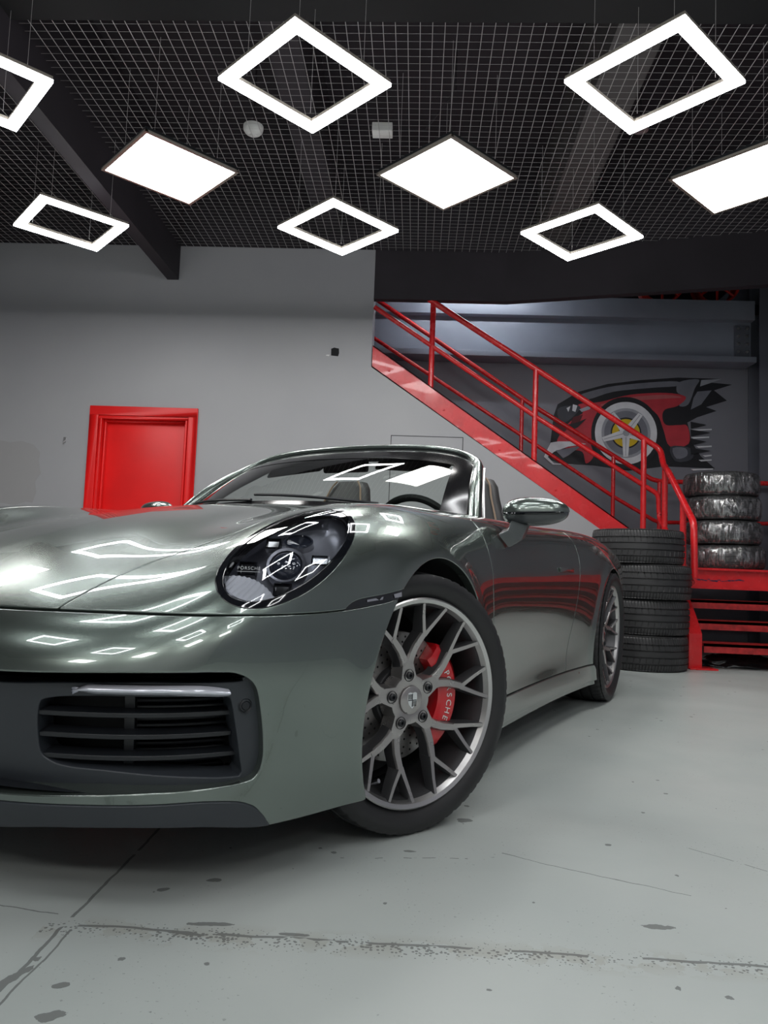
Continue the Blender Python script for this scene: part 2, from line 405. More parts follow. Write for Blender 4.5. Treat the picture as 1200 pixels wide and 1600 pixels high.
    for px_, py_, ax_, ay_, rot in ((.159, 2.119, .022, .016, .2), (.501, 1.547, .030, .011, 0), (-.515, 1.142, .020, .013, .4), (-.538, 1.222, .014, .009, .5), (-.406, 1.646, .016, .010, .3), (-.497, 1.586, .013, .008, .6), (.011, 1.872, .016, .006, 0), (-.63, 1.22, .05, .010, 1.2), (-.36, 1.452, .045, .008, .1), (-.40, 1.412, .035, .007, -.1), (-.20, 1.43, .03, .006, 0)):
        ca, sa = math.cos(rot), math.sin(rot); dx_ = math_('SUBTRACT', sep.outputs[0], px_); dy_ = math_('SUBTRACT', sep.outputs[1], py_)
        u_ = math_('DIVIDE', math_('ADD', math_('MULTIPLY', dx_, ca), math_('MULTIPLY', dy_, sa)), ax_); v_ = math_('DIVIDE', math_('SUBTRACT', math_('MULTIPLY', dy_, ca), math_('MULTIPLY', dx_, sa)), ay_)
        rr_ = math_('ADD', math_('ADD', math_('MULTIPLY', u_, u_), math_('MULTIPLY', v_, v_)), math_('MULTIPLY', math_('SUBTRACT', noise(55, 3, 0, 6), .5), 2.4))
        chip = math_('MAXIMUM', chip, math_('LESS_THAN', rr_, 1.0))
    marks = math_('MAXIMUM', math_('MAXIMUM', cracks, speck), chip)
    scr = math_('MULTIPLY', math_('GREATER_THAN', noise(140, 2, 0, 3), .69), math_('GREATER_THAN', noise(3.5, 3, 0, 5), .53))
    marks = math_('MAXIMUM', marks, math_('MULTIPLY', scr, .5))
    col2 = N('ShaderNodeMixRGB'); L.new(math_('MULTIPLY', marks, .72), col2.inputs[0]); L.new(col.outputs[0], col2.inputs[1]); col2.inputs[2].default_value = (.085, .088, .085, 1)
    L.new(col2.outputs[0], b.inputs['Base Color'])
    rr = N('ShaderNodeMapRange'); rr.inputs[3].default_value = .26; rr.inputs[4].default_value = .50; L.new(noise(2.2, 5, .5, 2), rr.inputs[0])
    L.new(math_('ADD', rr.outputs[0], math_('MULTIPLY', marks, .3), clamp=True), b.inputs['Roughness'])
    bp = N('ShaderNodeBump'); bp.inputs['Strength'].default_value = .5; bp.inputs['Distance'].default_value = .003
    hh = math_('SUBTRACT', math_('MULTIPLY', noise(30, 4), .12), marks); L.new(hh, bp.inputs['Height']); L.new(bp.outputs[0], b.inputs['Normal'])
    b.inputs['Specular IOR Level'].default_value = .45
    return m
def wall_material(name, c0, c1, rough):
    m = bpy.data.materials.new(name); m.use_nodes = True; nt = m.node_tree; b = nt.nodes['Principled BSDF']
    tc = nt.nodes.new('ShaderNodeTexCoord')
    n = nt.nodes.new('ShaderNodeTexNoise'); n.inputs['Scale'].default_value = 1.1; n.inputs['Detail'].default_value = 5; nt.links.new(tc.outputs['Object'], n.inputs['Vector'])
    nt.links.new(ramp(nt, n.outputs['Fac'], [(.3, c0), (.7, c1)]), b.inputs['Base Color'])
    n2 = nt.nodes.new('ShaderNodeTexNoise'); n2.inputs['Scale'].default_value = 45; n2.inputs['Detail'].default_value = 3; nt.links.new(tc.outputs['Object'], n2.inputs['Vector'])
    bp = nt.nodes.new('ShaderNodeBump'); bp.inputs['Strength'].default_value = .18; bp.inputs['Distance'].default_value = .002
    nt.links.new(n2.outputs['Fac'], bp.inputs['Height']); nt.links.new(bp.outputs[0], b.inputs['Normal'])
    b.inputs['Roughness'].default_value = rough; return m
M_FLOOR = floor_material()
M_WALL = wall_material('mid_grey_wall_paint', (.365, .365, .382), (.40, .40, .412), .42)
M_SLATE = wall_material('dark_slate_wall_paint', (.21, .215, .25), (.24, .245, .28), .5)
XL, XR, YB, YW, ZC = -6.2, 3.85, -3.6, 6.83, 4.35
struct(MB().box((XL-.2, YB-.2, -.15), (XR+.2, 10.4, 0)).build('floor', M_FLOOR))
struct(MB().box((XL-.2, YB-.2, ZC), (XR+.2, 10.4, ZC+.15)).build('ceiling', M_CEIL))
# back wall with the door opening and the sloping edge under the stair
DX0, DX1, DZ = -3.01, -2.155, 2.02
struct(MB().box((XL, YW, 3.67), (-.47, YW+.3, ZC)).build('wall_upper', M_CEIL))  # wall above the mesh: dark colour stands in for its lack of light
wb = MB().box((XL, YW, 0), (DX0, YW+.3, 3.67)).box((DX1, YW, 0), (-.47, YW+.3, 3.67)).box((DX0, YW, DZ), (DX1, YW+.3, 3.67))
wb.prism([(-.47, 0), (2.33, 0), (2.33, .66), (-.47, 2.548)], YW, YW+.12, lambda a, b_, h: (a, h, b_))
struct(wb.build('wall_back', M_WALL))
struct(MB().box((XL-.2, YB, 0), (XL, 10.2, ZC)).build('wall_left', M_WALL))
struct(MB().box((XR, YB, 0), (XR+.2, 10.2, ZC)).build('wall_right', M_SLATE))
struct(MB().box((XL-.2, YB-.2, 0), (XR+.2, YB, ZC)).build('wall_front', M_WALL))
struct(MB().box((-2.6, 8.2, 0), (XR, 8.35, 3.45)).build('wall_stairwell', M_SLATE))
struct(MB().box((-2.6, 10.0, 3.4), (XR, 10.2, ZC)).build('wall_mezzanine', M_CEIL))
struct(MB().box((-2.7, YW+.3, 0), (-2.6, 10.0, ZC)).build('wall_side', M_SLATE))
# bulkhead over the stair opening: its front turns towards the room on the right
bk = MB().prism([(-.47, YW), (.76, YW), (2.86, 6.30), (XR, 6.05), (XR, 6.13), (2.88, 6.38), (.78, 6.91), (-.47, 6.91)], 3.2, ZC, lambda a, b_, h: (a, b_, h))
struct(bk.build('trim_1', M_CEIL))
# mezzanine floor slab
struct(MB().box((-2.6, 8.06, 3.60), (XR, 10.0, 3.68)).build('trim_2', M_CEIL))
# the red door: frame of three stepped mouldings, recessed leaf, hinges
dr = struct(empty('door_1', ((DX0+DX1)/2, YW, 0)))
dr['label'] = 'red door with stepped red frame in the grey wall'
w = (DX1-DX0)/2
for nm, o0, o1, y0, y1 in (('door_casing', .0, .085, -.022, .004), ('door_jamb', -.03, .0, -.008, .10), ('door_stop', -.052, -.03, .045, .10)):
    p = MB()
    for sx in (-1, 1): p.box((min(sx*(w+o0), sx*(w+o1)), y0, 0), (max(sx*(w+o0), sx*(w+o1)), y1, DZ+o0))
    p.box((-w-o1, y0, DZ+o0), (w+o1, y1, DZ+o1))
    p.build(nm, M_REDDOOR, dr, bevel=.004)
MB().box((-w+.03, .09, .004), (w-.03, .13, DZ-.03)).build('door_leaf', M_REDDOOR, dr, bevel=.003)
p = MB().tube([(w-.09, .06, 1.0), (w-.21, .06, 1.0)], .010).tube([(w-.09, .09, 1.0), (w-.09, .06, 1.0)], .010); p.build('door_handle', M_ALU, dr, smooth=True)
# small things on the back wall
hk = empty('wall_hook', (-3.32, YW, 1.768)); tag(hk, 'small grey metal hook on the wall left of the red door', 'hook')
MB().box((-.014, -.006, -.02), (.014, 0, .03)).build('back_plate', M_ALU, hk, bevel=.002)
MB().tube([(0, -.004, .0), (0, -.03, -.012), (0, -.036, -.026), (0, -.024, -.036)], .006).build('prong', M_ALU, hk, smooth=True)
ho = empty('wall_opening', (-.812, YW, 2.68)); tag(ho, 'small black hole in the grey wall beside the stair opening', 'hole')
p = MB(); k = [(-.036, -.034), (.03, -.04), (.038, -.01), (.035, .034), (-.01, .042), (-.038, .03)]
p.prism(k, -.0015, .0, lambda a, b_, h: (a, h, b_)); p.build('cavity', M_DARK, ho)
p = MB().prism([(-.085, -.036), (-.055, -.04), (-.05, -.026), (-.08, -.028)], -.0015, 0, lambda a, b_, h: (a, h, b_)); p.build('chipped_plaster', M_WHITEP, ho)
ha = empty('access_hatch', (.072, YW, 1.91)); tag(ha, 'flush grey access hatch in the wall below the stair', 'hatch')
M_HAIR = mat('hatch_gap', (.03, .03, .033), .8)
MB().box((-.325, -.003, -1.0), (.325, -.0003, -.006)).build('panel', M_WALL, ha)
p = MB().box((-.333, -.0012, -1.0), (-.327, -.0003, .002)).box((.327, -.0012, -1.0), (.333, -.0003, .002)).box((-.333, -.0012, -.004), (.333, -.0003, .002)); p.build('gap', M_HAIR, ha)
pt = empty('paint_patch', (-3.75, YW, 1.45)); tag(pt, 'darker repainted patch on the grey wall at the left edge', 'patch')
rg = random.Random(3); ang = [i/26*2*PI for i in range(26)]
pl = [(-.45, -.26), (-.3, -.30), (-.12, -.29), (-.02, -.31), (.10, -.27), (.16, -.28), (.19, -.18), (.17, -.08), (.22, .0), (.19, .12), (.20, .20), (.13, .27), (.02, .30), (-.1, .285), (-.25, .31), (-.45, .29)]
MB().prism(pl, -.0012, 0, lambda a, b_, h: (a, h, b_)).build('paint', mat('patch_paint', (.345, .34, .345), .55), pt)
# roof beams: two that hang below the mesh on the left, one above it, one across the front
bm_l = ('trim_3', -2.44, -2.33, 3.34), ('trim_4', -4.28, -4.16, 3.34)
for nm, a, c, zb in bm_l: struct(MB().box((a, 3.0, zb), (c, YW, ZC)).build(nm, M_CEIL))
M_BEAM2 = mat('brown_grey_beam', (.07, .064, .064), .6)
struct(MB().box((1.02, YB, 3.72), (1.30, YW, ZC)).build('trim_5', M_BEAM2))
struct(MB().box((XL, 3.05, 3.62), (XR, 3.82, ZC)).build('trim_6', M_DARK))
struct(MB().box((-1.0, YB, 3.8), (-.8, YW, ZC)).build('trim_7', M_CEIL))
# welded wire mesh hung under the roof, one steel wire beside the other
wm = tag(empty('wire_mesh_ceiling', (0, 0, 3.66)), 'welded steel wire mesh stretched under the dark roof', 'wire mesh')
def wires(nm, lines, r):
    V = []; F = []
    for a, b_ in lines:
        d = (Vector(b_)-Vector(a)).normalized(); s_ = d.cross(Vector((0, 0, 1))).normalized()*r; n = len(V); uz = Vector((0, 0, r))
        for q in (a, b_):
            q = Vector(q); V += [q+s_, q+uz, q-s_, q-uz]
        F += [(n+i, n+(i+1) % 4, n+4+(i+1) % 4, n+4+i) for i in range(4)]
    o = mesh_obj(nm, V, F, M_WIRE, wm); o['kind'] = 'stuff'; return o
gx = [-6.1+i*.0685 for i in range(int(9.85/.0685))]
wires('long_wires', [((x, 3.84, 0), (x, YW-.02 if x < -.47 or x < .76 else YW-.02-(x-.76)*.25, 0)) for x in gx], .0021)
gy = [3.84+i*.062 for i in range(48)]
wires('cross_wires', [((-6.1, y, .003), (3.75 if y < 6.1 else (3.75-(y-6.1)*3.9), y, .003)) for y in gy], .0008)
for sx, sy, lab in ((-1.245, 5.02, 'round white smoke detector above the mesh near the big ring lamp'),):
    sd_ = tag(empty('smoke_detector', (sx, sy, 3.74)), lab, 'smoke detector')
    MB().lathe([(.0, -.045), (.035, -.043), (.055, -.03), (.068, -.012), (.07, .0), (.07, .02), (0, .02)], 28).build('housing', M_WHITEP, sd_, smooth=True)
    MB().lathe([(.0, -.052), (.02, -.05), (.024, -.044), (0, -.044)], 20).build('sensor_cap', M_WHITEP, sd_, smooth=True)
    MB().tube([(0, 0, .02), (0, 0, .6)], .006).build('conduit', M_CEIL, sd_)
sp_ = tag(empty('spotlight', (1.42, 4.9, 3.72)), 'small unlit round lamp above the mesh at right', 'lamp')
MB().lathe([(.0, -.03), (.05, -.03), (.06, 0), (.05, .05), (0, .07)], 24).build('housing', M_ALU, sp_, smooth=True)
MB().tube([(0, 0, .05), (0, 0, .62)], .006).build('stem', M_CEIL, sp_)
jb = tag(empty('junction_box', (-.33, 5.0, 3.73)), 'white junction box above the mesh beside the ring lamp', 'box')
MB().box((-.07, -.05, -.03), (.07, .05, .03)).build('box', M_WHITEP, jb, bevel=.004)
MB().tube([(.07, 0, 0), (.3, .02, .02), (.5, .0, .3), (.5, 0, .6)], .006).build('cable', M_CEIL, jb, smooth=True)
# steel beam, column and splice plates in the stairwell
ib = tag(empty('steel_beam', (1.55, 7.95, 3.0)), 'slate grey steel I-beam across the stairwell above the mural', 'beam')
MB().box((-2.3, -.0, .47), (1.98, .22, .68)).build('upper_flange', M_BEAM, ib, bevel=.004)
MB().box((-2.3, .10, .05), (1.98, .13, .47)).build('web', M_BEAM, ib)
MB().box((-2.3, -.04, .0), (1.98, .24, .06)).build('lower_flange', M_BEAM, ib, bevel=.004)
MB().box((1.80, .06, .09), (1.95, .10, .43)).build('end_plate', M_DARKSTEEL, ib)
for i in range(4):
    for j in range(2):
        MB().lathe([(0, -.022), (.013, -.02), (.016, -.012), (.016, 0), (0, 0)], 8, axis='y', at=(1.83+.09*j, .06, .14+.085*i)).build('bolt', M_ALU, ib)
co = tag(empty('steel_column', (3.66, 7.9, 0)), 'dark slate steel column at the right end of the beam', 'column')
MB().box((-.10, 0, 0), (.19, .02, ZC)).build('front_flange', M_DARKSTEEL, co)
MB().box((-.10, .26, 0), (.19, .28, ZC)).build('rear_flange', M_DARKSTEEL, co)
MB().box((.02, .02, 0), (.05, .26, ZC)).build('web', M_DARKSTEEL, co)
MB().prism([(.085, 3.42), (.15, 3.52), (.19, 3.52), (.19, 3.02), (.085, 2.98)], -.02, 0, lambda a, b_, h: (a, h, b_)).build('splice_plate', M_BLACKP, co)
for i in range(4): MB().lathe([(0, -.02), (.012, -.018), (.014, 0), (0, 0)], 8, axis='y', at=(.125, -.02, 3.08+.1*i)).build('bolt', M_ALU, co)
c2 = tag(empty('steel_post', (-.43, 8.02, 0)), 'light slate post at the left end of the stairwell beam', 'column')
MB().box((-.07, 0, 0), (.055, .15, 3.0)).build('shaft', M_BEAM, c2, bevel=.004)
MB().box((-.09, -.015, 2.97), (.075, .165, 3.0)).build('cap_plate', M_BEAM, c2)
M_REDRIM = mat('red_rim_paint', (.55, .03, .02), .3)
for i, (x, lab) in enumerate(((2.60, 'red wheel rim on the mezzanine, nearer the stair'), (3.19, 'red wheel rim on the mezzanine by the column'))):
    rr = tag(empty('wheel_rim', (x, 8.16, 3.683)), lab, 'wheel rim', 'red rims on the mezzanine')
    MB().lathe([(.22, -.09), (.235, -.10), (.235, -.085), (.215, -.07), (.21, .08), (.235, .1), (.23, .1), (.2, .08)], 40, axis='y', at=(0, 0, .235)).build('barrel', M_REDRIM, rr, smooth=True)
    for k in range(7):
        a = 2*PI*k/7+.2; MB().tube([(.03*math.cos(a), -.07, .235+.03*math.sin(a)), (.22*math.cos(a), -.085, .235+.22*math.sin(a))], .014, 8).build('spoke', M_REDRIM, rr, smooth=True)
    MB().lathe([(0, -.09), (.04, -.085), (.045, -.05), (0, -.05)], 20, axis='y', at=(0, 0, .235)).build('hub', M_REDRIM, rr, smooth=True)

# batten lamp hung behind the bulkhead, it lights the stairwell
bt = tag(empty('batten_lamp', (.55, 7.42, 3.74)), 'white tube batten lamp hidden behind the bulkhead over the stair', 'ceiling lamp')
MB().box((-.62, -.03, .02), (.62, .03, .07)).build('housing', M_WHITEP, bt, bevel=.004)
MB().tube([(-.6, 0, 0), (.6, 0, 0)], .014, 12).build('tube', mat('lit_tube', (.9, .9, .9), .4, emit=((.86, .92, 1.0), LAMP*2.6)), bt, smooth=True)
for sx in (-.4, .4): MB().tube([(sx, 0, .07), (sx, 0, .61)], .003, 6).build('hanging_wire', M_WIRE, bt)
# ---------------------------------------------------------------- ceiling lamps: flat panels and ring frames, set on the diagonal
M_LED = mat('lit_diffuser', (.9, .9, .9), .4, emit=((1.0, .985, .96), LAMP))
M_LEDR = mat('lit_ring_diffuser', (.9, .9, .9), .4, emit=((.97, .985, 1.0), LAMP))
M_TRIM = mat('champagne_lamp_trim', (.42, .38, .33), .4, metal=.5)
for _m in (M_LED, M_LEDR): _m.cycles.emission_sampling = 'FRONT'
ZL, HS = 3.016, .2975
def hang(root):
    for sx in (-1, 1):
        for sy in (-1, 1):
            MB().tube([(sx*.2, sy*.2, .03), (sx*.2, sy*.2, .64)], .001, 6).build('hanging_wire', M_WIRE, root)
def panel_lamp():
    r = empty('panel_lamp', (0, 0, ZL)); a = HS
    q_ = a-.018; mesh_obj('diffuser', [(-q_, -q_, 0), (q_, -q_, 0), (q_, q_, 0), (-q_, q_, 0), (-q_, -q_, .006), (q_, -q_, .006), (q_, q_, .006), (-q_, q_, .006)], [(3, 2, 1, 0), (0, 1, 5, 4), (1, 2, 6, 5), (2, 3, 7, 6), (3, 0, 4, 7)], M_LED, r)
    p = MB()
    for q in (0, 1):
        for s_ in (-1, 1):
            lo, hi = sorted((s_*(a-.018), s_*a))
            p.box((lo, -a, -.002), (hi, a, .012)) if q == 0 else p.box((-a, lo, -.002), (a, hi, .012))
    p.build('trim_frame', M_TRIM, r)
    MB().box((-a+.004, -a+.004, .0065), (a-.004, a-.004, .03)).build('housing', M_BLACKP, r)
    MB().box((-.12, -.04, .03), (.12, .04, .06)).build('driver', M_WHITEP, r)
    hang(r); return r
def ring_lamp():
    r = empty('ring_lamp', (0, 0, ZL)); a = HS; b_ = .060
    def ring(z0, z1, i, o):
        p = MB(); V = []
        for z in (z0, z1):
            for q in (o, i): V += [(-q, -q, z), (q, -q, z), (q, q, z), (-q, q, z)]
        F = []
        for k in range(4):
            j = (k+1) % 4
            F += [(k, 4+k, 4+j, j), (8+k, 8+j, 12+j, 12+k), (k, j, 8+j, 8+k), (4+k, 12+k, 12+j, 4+j)]
        return p.add(V, F)
    ring(0, .016, a-b_, a).build('diffuser', M_LEDR, r)
    ring(.017, .035, a-b_+.002, a-.002).build('housing', M_TRIM, r)
    hang(r); return r
PSRC, RSRC = panel_lamp(), ring_lamp(); pused = rused = False
HH = 2.337; YA = math.radians(2.5)
def place(kind, x, y, rz, lab):
    global pused, rused
    g = 'square LED panels under the mesh' if kind == 'P' else 'square LED ring lamps under the mesh'
    if kind == 'P':
        if not pused: o = PSRC; pused = True; o.location = (x, y, ZL); o.rotation_euler = (0, 0, rz)
        else: o = dup(PSRC, (x, y, ZL), rz)
    else:
        if not rused: o = RSRC; rused = True; o.location = (x, y, ZL); o.rotation_euler = (0, 0, rz)
        else: o = dup(RSRC, (x, y, ZL), rz)
    tag(o, lab, 'ceiling lamp', g)
def rc(x, y):       # camera-aligned fit -> room frame
    c, s_ = math.cos(YA), math.sin(YA); x *= HH; y *= HH
    return x*c-y*s_, x*s_+y*c
for kind, x, y, a, lab in (
    ('P', -.5848, 1.8583, -2.1, 'lit square LED panel lamp at left, between the ring lamps'),
    ('P', .1275, 1.8323, -1.7, 'lit square LED panel lamp in the middle of the ceiling'),
    ('P', .8604, 1.7993, -2.6, 'lit square LED panel lamp cut off at the right edge'),
    ('R', -.1987, 1.4853, 0, 'large lit square LED ring lamp at top centre by the smoke detector'),
    ('R', .5133, 1.4427, -3.2, 'large lit square LED ring lamp at top right'),
    ('R', -.9831, 2.2027, -3.6, 'lit square LED ring lamp at far left near the wall'),
    ('R', -.1688, 2.1603, -1, 'lit square LED ring lamp at the wall, middle of the far row'),
    ('R', .5520, 2.1374, -.7, 'lit square LED ring lamp in front of the stair bulkhead'),
    ('R', -.915, 1.525, -3, 'square LED ring lamp cut off at the left edge')):
    px, py = rc(x, y); place(kind, px, py, math.radians(45+a+2.5), lab)
px, py = rc(-1.30, 1.88); place('P', px, py, math.radians(45), 'lit square LED panel lamp beyond the left edge of the view')
# the next bay, overhead and behind the camera, has rings (they show mirrored in the car); back panels are added to brighten floor and bumper
for row, (yv, xs_) in enumerate(((1.62, (-1.45, .22, 1.92)), (.25, (-2.3, -.62, 1.05, 2.7)), (-1.1, (-1.45, .22, 1.92)), (-2.4, (-2.3, -.62, 1.05, 2.7)))):
    for x in xs_:
        kd = 'P' if row == 3 else 'R'
        side_ = 'far left' if x < -2 else 'far right' if x > 2.5 else 'left' if x < -1 else 'right' if x > 1.5 else 'mid-left' if x < 0 else 'mid-right' if x > 1 else 'middle'
        place(kd, x, yv, math.radians(45), 'lit square LED %s lamp %s, %s' % ('panel' if kd == 'P' else 'ring', ('just overhead', 'above the viewer', 'behind the viewer', 'at the very back of the hall')[row], side_))
# ---------------------------------------------------------------- red steel staircase
st = tag(empty('staircase', (2.2, 5.95, 0)), 'red painted steel staircase with pipe handrails and chequered treads', 'staircase')
O = Vector((2.2, 5.95, 0))
def sp(name, mb, m=M_RED, smooth=False, bevel=0.0, sharp=40):
    mb.V = [tuple(Vector(v)-O) for v in mb.V]; return mb.build(name, m, st, smooth=smooth, bevel=bevel, sharp=sharp)
YN, YF = 6.835, 7.75            # near and far side of the upper flight
sl = -(2.548-1.225)/(.47+1.471); zline = lambda x: 2.548+sl*(x+.47)
def channel(y, ylip, x0, x1):
    mb = MB(); lo = lambda x: zline(x)+.005; hi = lambda x: zline(x)+.215
    w = lambda ya, yb, fa, fb: mb.hexa([(x0, ya, fa(x0)), (x1, ya, fa(x1)), (x1, yb, fa(x1)), (x0, yb, fa(x0)), (x0, ya, fb(x0)), (x1, ya, fb(x1)), (x1, yb, fb(x1)), (x0, yb, fb(x0))])
    w(y-.008, y+.008, lo, hi); y0, y1 = sorted((y, ylip))
    w(y0-.008, y1+.008, lambda x: hi(x)-.012, hi); w(y0-.008, y1+.008, lo, lambda x: lo(x)+.012)
    return mb
sp('stringer', channel(YN+.01, YN+.07, -.462, 2.42)); sp('stringer', channel(YF, YF-.06, -1.6, 2.42))
for k in range(8):
    x = .15+k*.52
    if x < 2.5: sp('rivet', MB().lathe([(0, -.006), (.008, -.005), (.011, 0), (0, 0)], 8, axis='y', at=(x-.45, YN+.002, zline(x-.45)+.085)))
M_TREAD = mat('worn_red_tread_paint', (.40, .022, .022), .42, noise=(25, .35), bump=(120, .5))
for k in range(13):
    x = 2.3-k*.30; z = .79+.0+k*.30*(-sl)
    if z < 2.45: sp('tread', MB().box((x-.27, YN+.03, z-.03), (x+.01, YF-.03, z)).box((x-.005, YN+.03, z-.06), (x+.01, YF-.03, z)), M_TREAD)
def pipe(pts, r=.027, rad=.06, name='handrail'):
    P = [Vector(p) for p in pts]; o = [P[0]]
    for i in range(1, len(P)-1):
        a = (P[i-1]-P[i]); b_ = (P[i+1]-P[i]); d = min(rad, a.length*.45, b_.length*.45); a = P[i]+a.normalized()*d; b_ = P[i]+b_.normalized()*d
        for t in (0, .25, .5, .75, 1): o.append((a*(1-t)**2+P[i]*2*t*(1-t)+b_*t*t))
    o.append(P[-1]); return sp(name, MB().tube(o, r, 12), smooth=True)
# near side: top rail runs down the flight, drops at the landing and follows the front steps
pipe([(-.462, 6.87, 3.203+.537*.64), (.075, 6.87, 3.203), (1.05, 6.87, 2.585), (2.205, 6.87, 1.862), (2.205, 6.78, 1.70), (2.19, 6.6, 1.62), (2.18, 5.97, 1.135), (2.18, 5.95, .70)])
pipe([(-.462, 6.87, 2.765+.562*.655), (.10, 6.87, 2.765), (1.06, 6.87, 2.136), (2.10, 6.87, 1.50), (2.19, 6.87, 1.45), (2.20, 6.87, 1.22), (2.21, 6.6, 1.05), (2.2, 6.05, .66)], .022, name='mid_rail')
for x, zt in ((.09, 3.20), (1.06, 2.585), (2.055, 1.955)):
    pipe([(x, 6.87, zline(x)+.19), (x, 6.87, zt)], .026, name='post')
pipe([(2.205, 6.74, .79), (2.205, 6.74, 1.70)], .026, name='post'); pipe([(2.185, 6.22, .40), (2.185, 6.22, 1.34)], .026, name='post')
# far side and the back of the landing
pipe([(-1.3, YF, 3.535+.79*.66), (-.51, YF, 3.535), (1.154, YF, 2.445), (2.40, YF, 1.70), (2.50, YF, 1.68), (3.8, YF, 1.70)], .024)
pipe([(-1.3, YF, 3.10+.8*.64), (-.496, YF, 3.10), (1.069, YF, 2.112), (2.025, YF, 1.502), (2.46, YF, 1.26), (3.8, YF, 1.29)], .020, name='mid_rail')
for x, zt in ((-.9, 3.78), (1.06, 2.50), (2.01, 1.92)): pipe([(x, YF, zline(x)+.15), (x, YF, zt)], .021, name='post')
for x in (2.48, 3.6): pipe([(x, YF, .79), (x, YF, 1.70)], .021, name='post')
# landing with channel edge and three front steps
XS0, XS1 = 2.22, 3.80
sp('landing_deck', MB().box((XS0, 6.5, .765), (XS1, 7.9, .79)), M_TREAD)
sp('landing_edge', MB().box((XS0, 6.46, .62), (XS1, 6.475, .79)).box((XS0, 6.42, .772), (XS1, 6.475, .79)).box((XS0, 6.42, .615), (XS1, 6.475, .632)), M_RED)
M_INK = mat('blue_black_smear', (.02, .02, .07), .5); rg = random.Random(11)
for k in range(14):
    x = 2.40+.028*k; z = .690+rg.uniform(-.008, .008); w_ = rg.uniform(.012, .026); h_ = rg.uniform(.003, .008)
    sp('paint_smear', MB().prism([(x-w_, z), (x, z+h_), (x+w_, z+h_*.4), (x+w_*.6, z-h_)], 6.4588, 6.4598, lambda a, b_, h: (a, h, b_)), M_INK)
for y, z in ((5.93, .20), (6.10, .365), (6.27, .525)):
    sp('step', MB().box((XS0+.03, y, z-.022), (XS1, y+.24, z)).box((XS0+.03, y, z-.07), (XS1, y+.014, z)), M_TREAD)
side = lambda x0, x1: MB().prism([(5.93, .0), (6.02, .0), (6.02, .20), (6.13, .36), (6.52, .62), (6.52, .79), (6.40, .79), (6.40, .72), (6.05, .40), (5.93, .27)], x0, x1, lambda a, b_, h: (h, a, b_))
sp('side_stringer', side(2.135, 2.235), bevel=.004); sp('side_stringer', side(3.78, 3.80))
sp('foot_plate', MB().box((2.128, 5.88, 0), (2.34, 6.06, .012)), bevel=.003)
for x in (2.24, 3.78): sp('leg', MB().box((x-.03, 7.8, 0), (x+.03, 7.86, .765)))
# black bag and odds under the steps
bg = tag(empty('rubbish_bag', (2.62, 6.22, 0)), 'crumpled black plastic bag on the floor under the red steps', 'bag')
rg = random.Random(5); V = []; F = []; n, m_ = 28, 12
for i in range(n):
    for j in range(m_):
        a = 2*PI*i/n; q = j/(m_-1)*PI/2; k = 1+rg.uniform(-.16, .16)
        V.append((.34*math.cos(a)*math.cos(q)*k, .14*math.sin(a)*math.cos(q)*k, max(.0, .10*math.sin(q)*k+rg.uniform(-.01, .012))))
for i in range(n):
    for j in range(m_-1): F.append((i*m_+j, ((i+1) % n)*m_+j, ((i+1) % n)*m_+j+1, i*m_+j+1))
mesh_obj('bag_skin', V, F, mat('black_bin_liner', (.012, .012, .013), .2), bg, smooth=True)
cd = tag(empty('tyre_tube', (3.35, 6.35, 0)), 'grey rubber ring lying under the steps at the right edge', 'ring')
MB().tube([(.33*math.cos(a), .33*math.sin(a)*.8, .045+.02*math.sin(a)) for a in [2*PI*i/40 for i in range(40)]], .04, 10, closed=True).build('ring', M_RUBBER, cd, smooth=True)
# ---------------------------------------------------------------- tyres
def tyre_mesh(name, R, W, rb, pitch, grooves=(-.30, -.1, .1, .30), gw=.010, gd=.007, slant=.9, ribs=True, slot=.0055, m=None):
    """turned tyre about local y, tread cut by long grooves and slanted slots"""
    hw = W/2
    side = [(.40*W, rb-.004), (.425*W, rb+.006), (.455*W, rb+(R-rb)*.18), (.492*W, rb+(R-rb)*.42), (.50*W, rb+(R-rb)*.58), (.49*W, rb+(R-rb)*.76), (.468*W, rb+(R-rb)*.89)]
    tr = [(.448*W, R-.0125), (.43*W, R-.008)]
    ys = sorted(set([.40*W, .36*W, .20*W, 0., -.20*W, -.36*W, -.40*W]+[g*W+d for g in grooves for d in (-gw/2-.0012, -gw/2+.0012, gw/2-.0012, gw/2+.0012)]), reverse=True)
    crown = lambda y: R-.006*(abs(y)/(.4*W))**2.4
    for y in ys:
        r = crown(y)
        if any(abs(y-g*W) < gw/2 for g in grooves): r -= gd
        tr.append((y, r))
    tr += [(-.43*W, R-.008), (-.448*W, R-.0125)]
    prof = side+tr+[(-a, b_) for a, b_ in side[::-1]]+[(-.36*W, rb-.012), (.36*W, rb-.012)]
    ncol = pitch*4; n = len(prof); V = np.zeros((ncol, n, 3))
    off = [0, .16, .26, .42]
    for c in range(ncol):
        p, q = divmod(c, 4)
        for i, (y, r) in enumerate(prof):
            tread = len(side)-2 <= i < len(side)+len(tr)+2
            ph = slant*abs(y)/hw*1.0 if tread else 0
            a = 2*PI*(p+off[q]+ph)/pitch
            if ribs and len(side)-1 <= i <= len(side)+len(tr) and q in (1, 2):
                ay = abs(y)/W
                if ay > .31 or (.12 < ay < .24 and p % 2 == 0): r = r-slot
            V[c, i] = (r*math.cos(a), y, r*math.sin(a))
    F = []
    for c in range(ncol):
        d = (c+1) % ncol
        for i in range(n):
            j = (i+1) % n; F.append((c*n+i, c*n+j, d*n+j, d*n+i))
    me = bpy.data.meshes.new(name); me.from_pydata(V.reshape(-1, 3).tolist(), [], F)
    me.polygons.foreach_set('use_smooth', [True]*len(me.polygons)); me.set_sharp_from_angle(angle=math.radians(32)); me.materials.append(m or M_RUBBER)
    return me
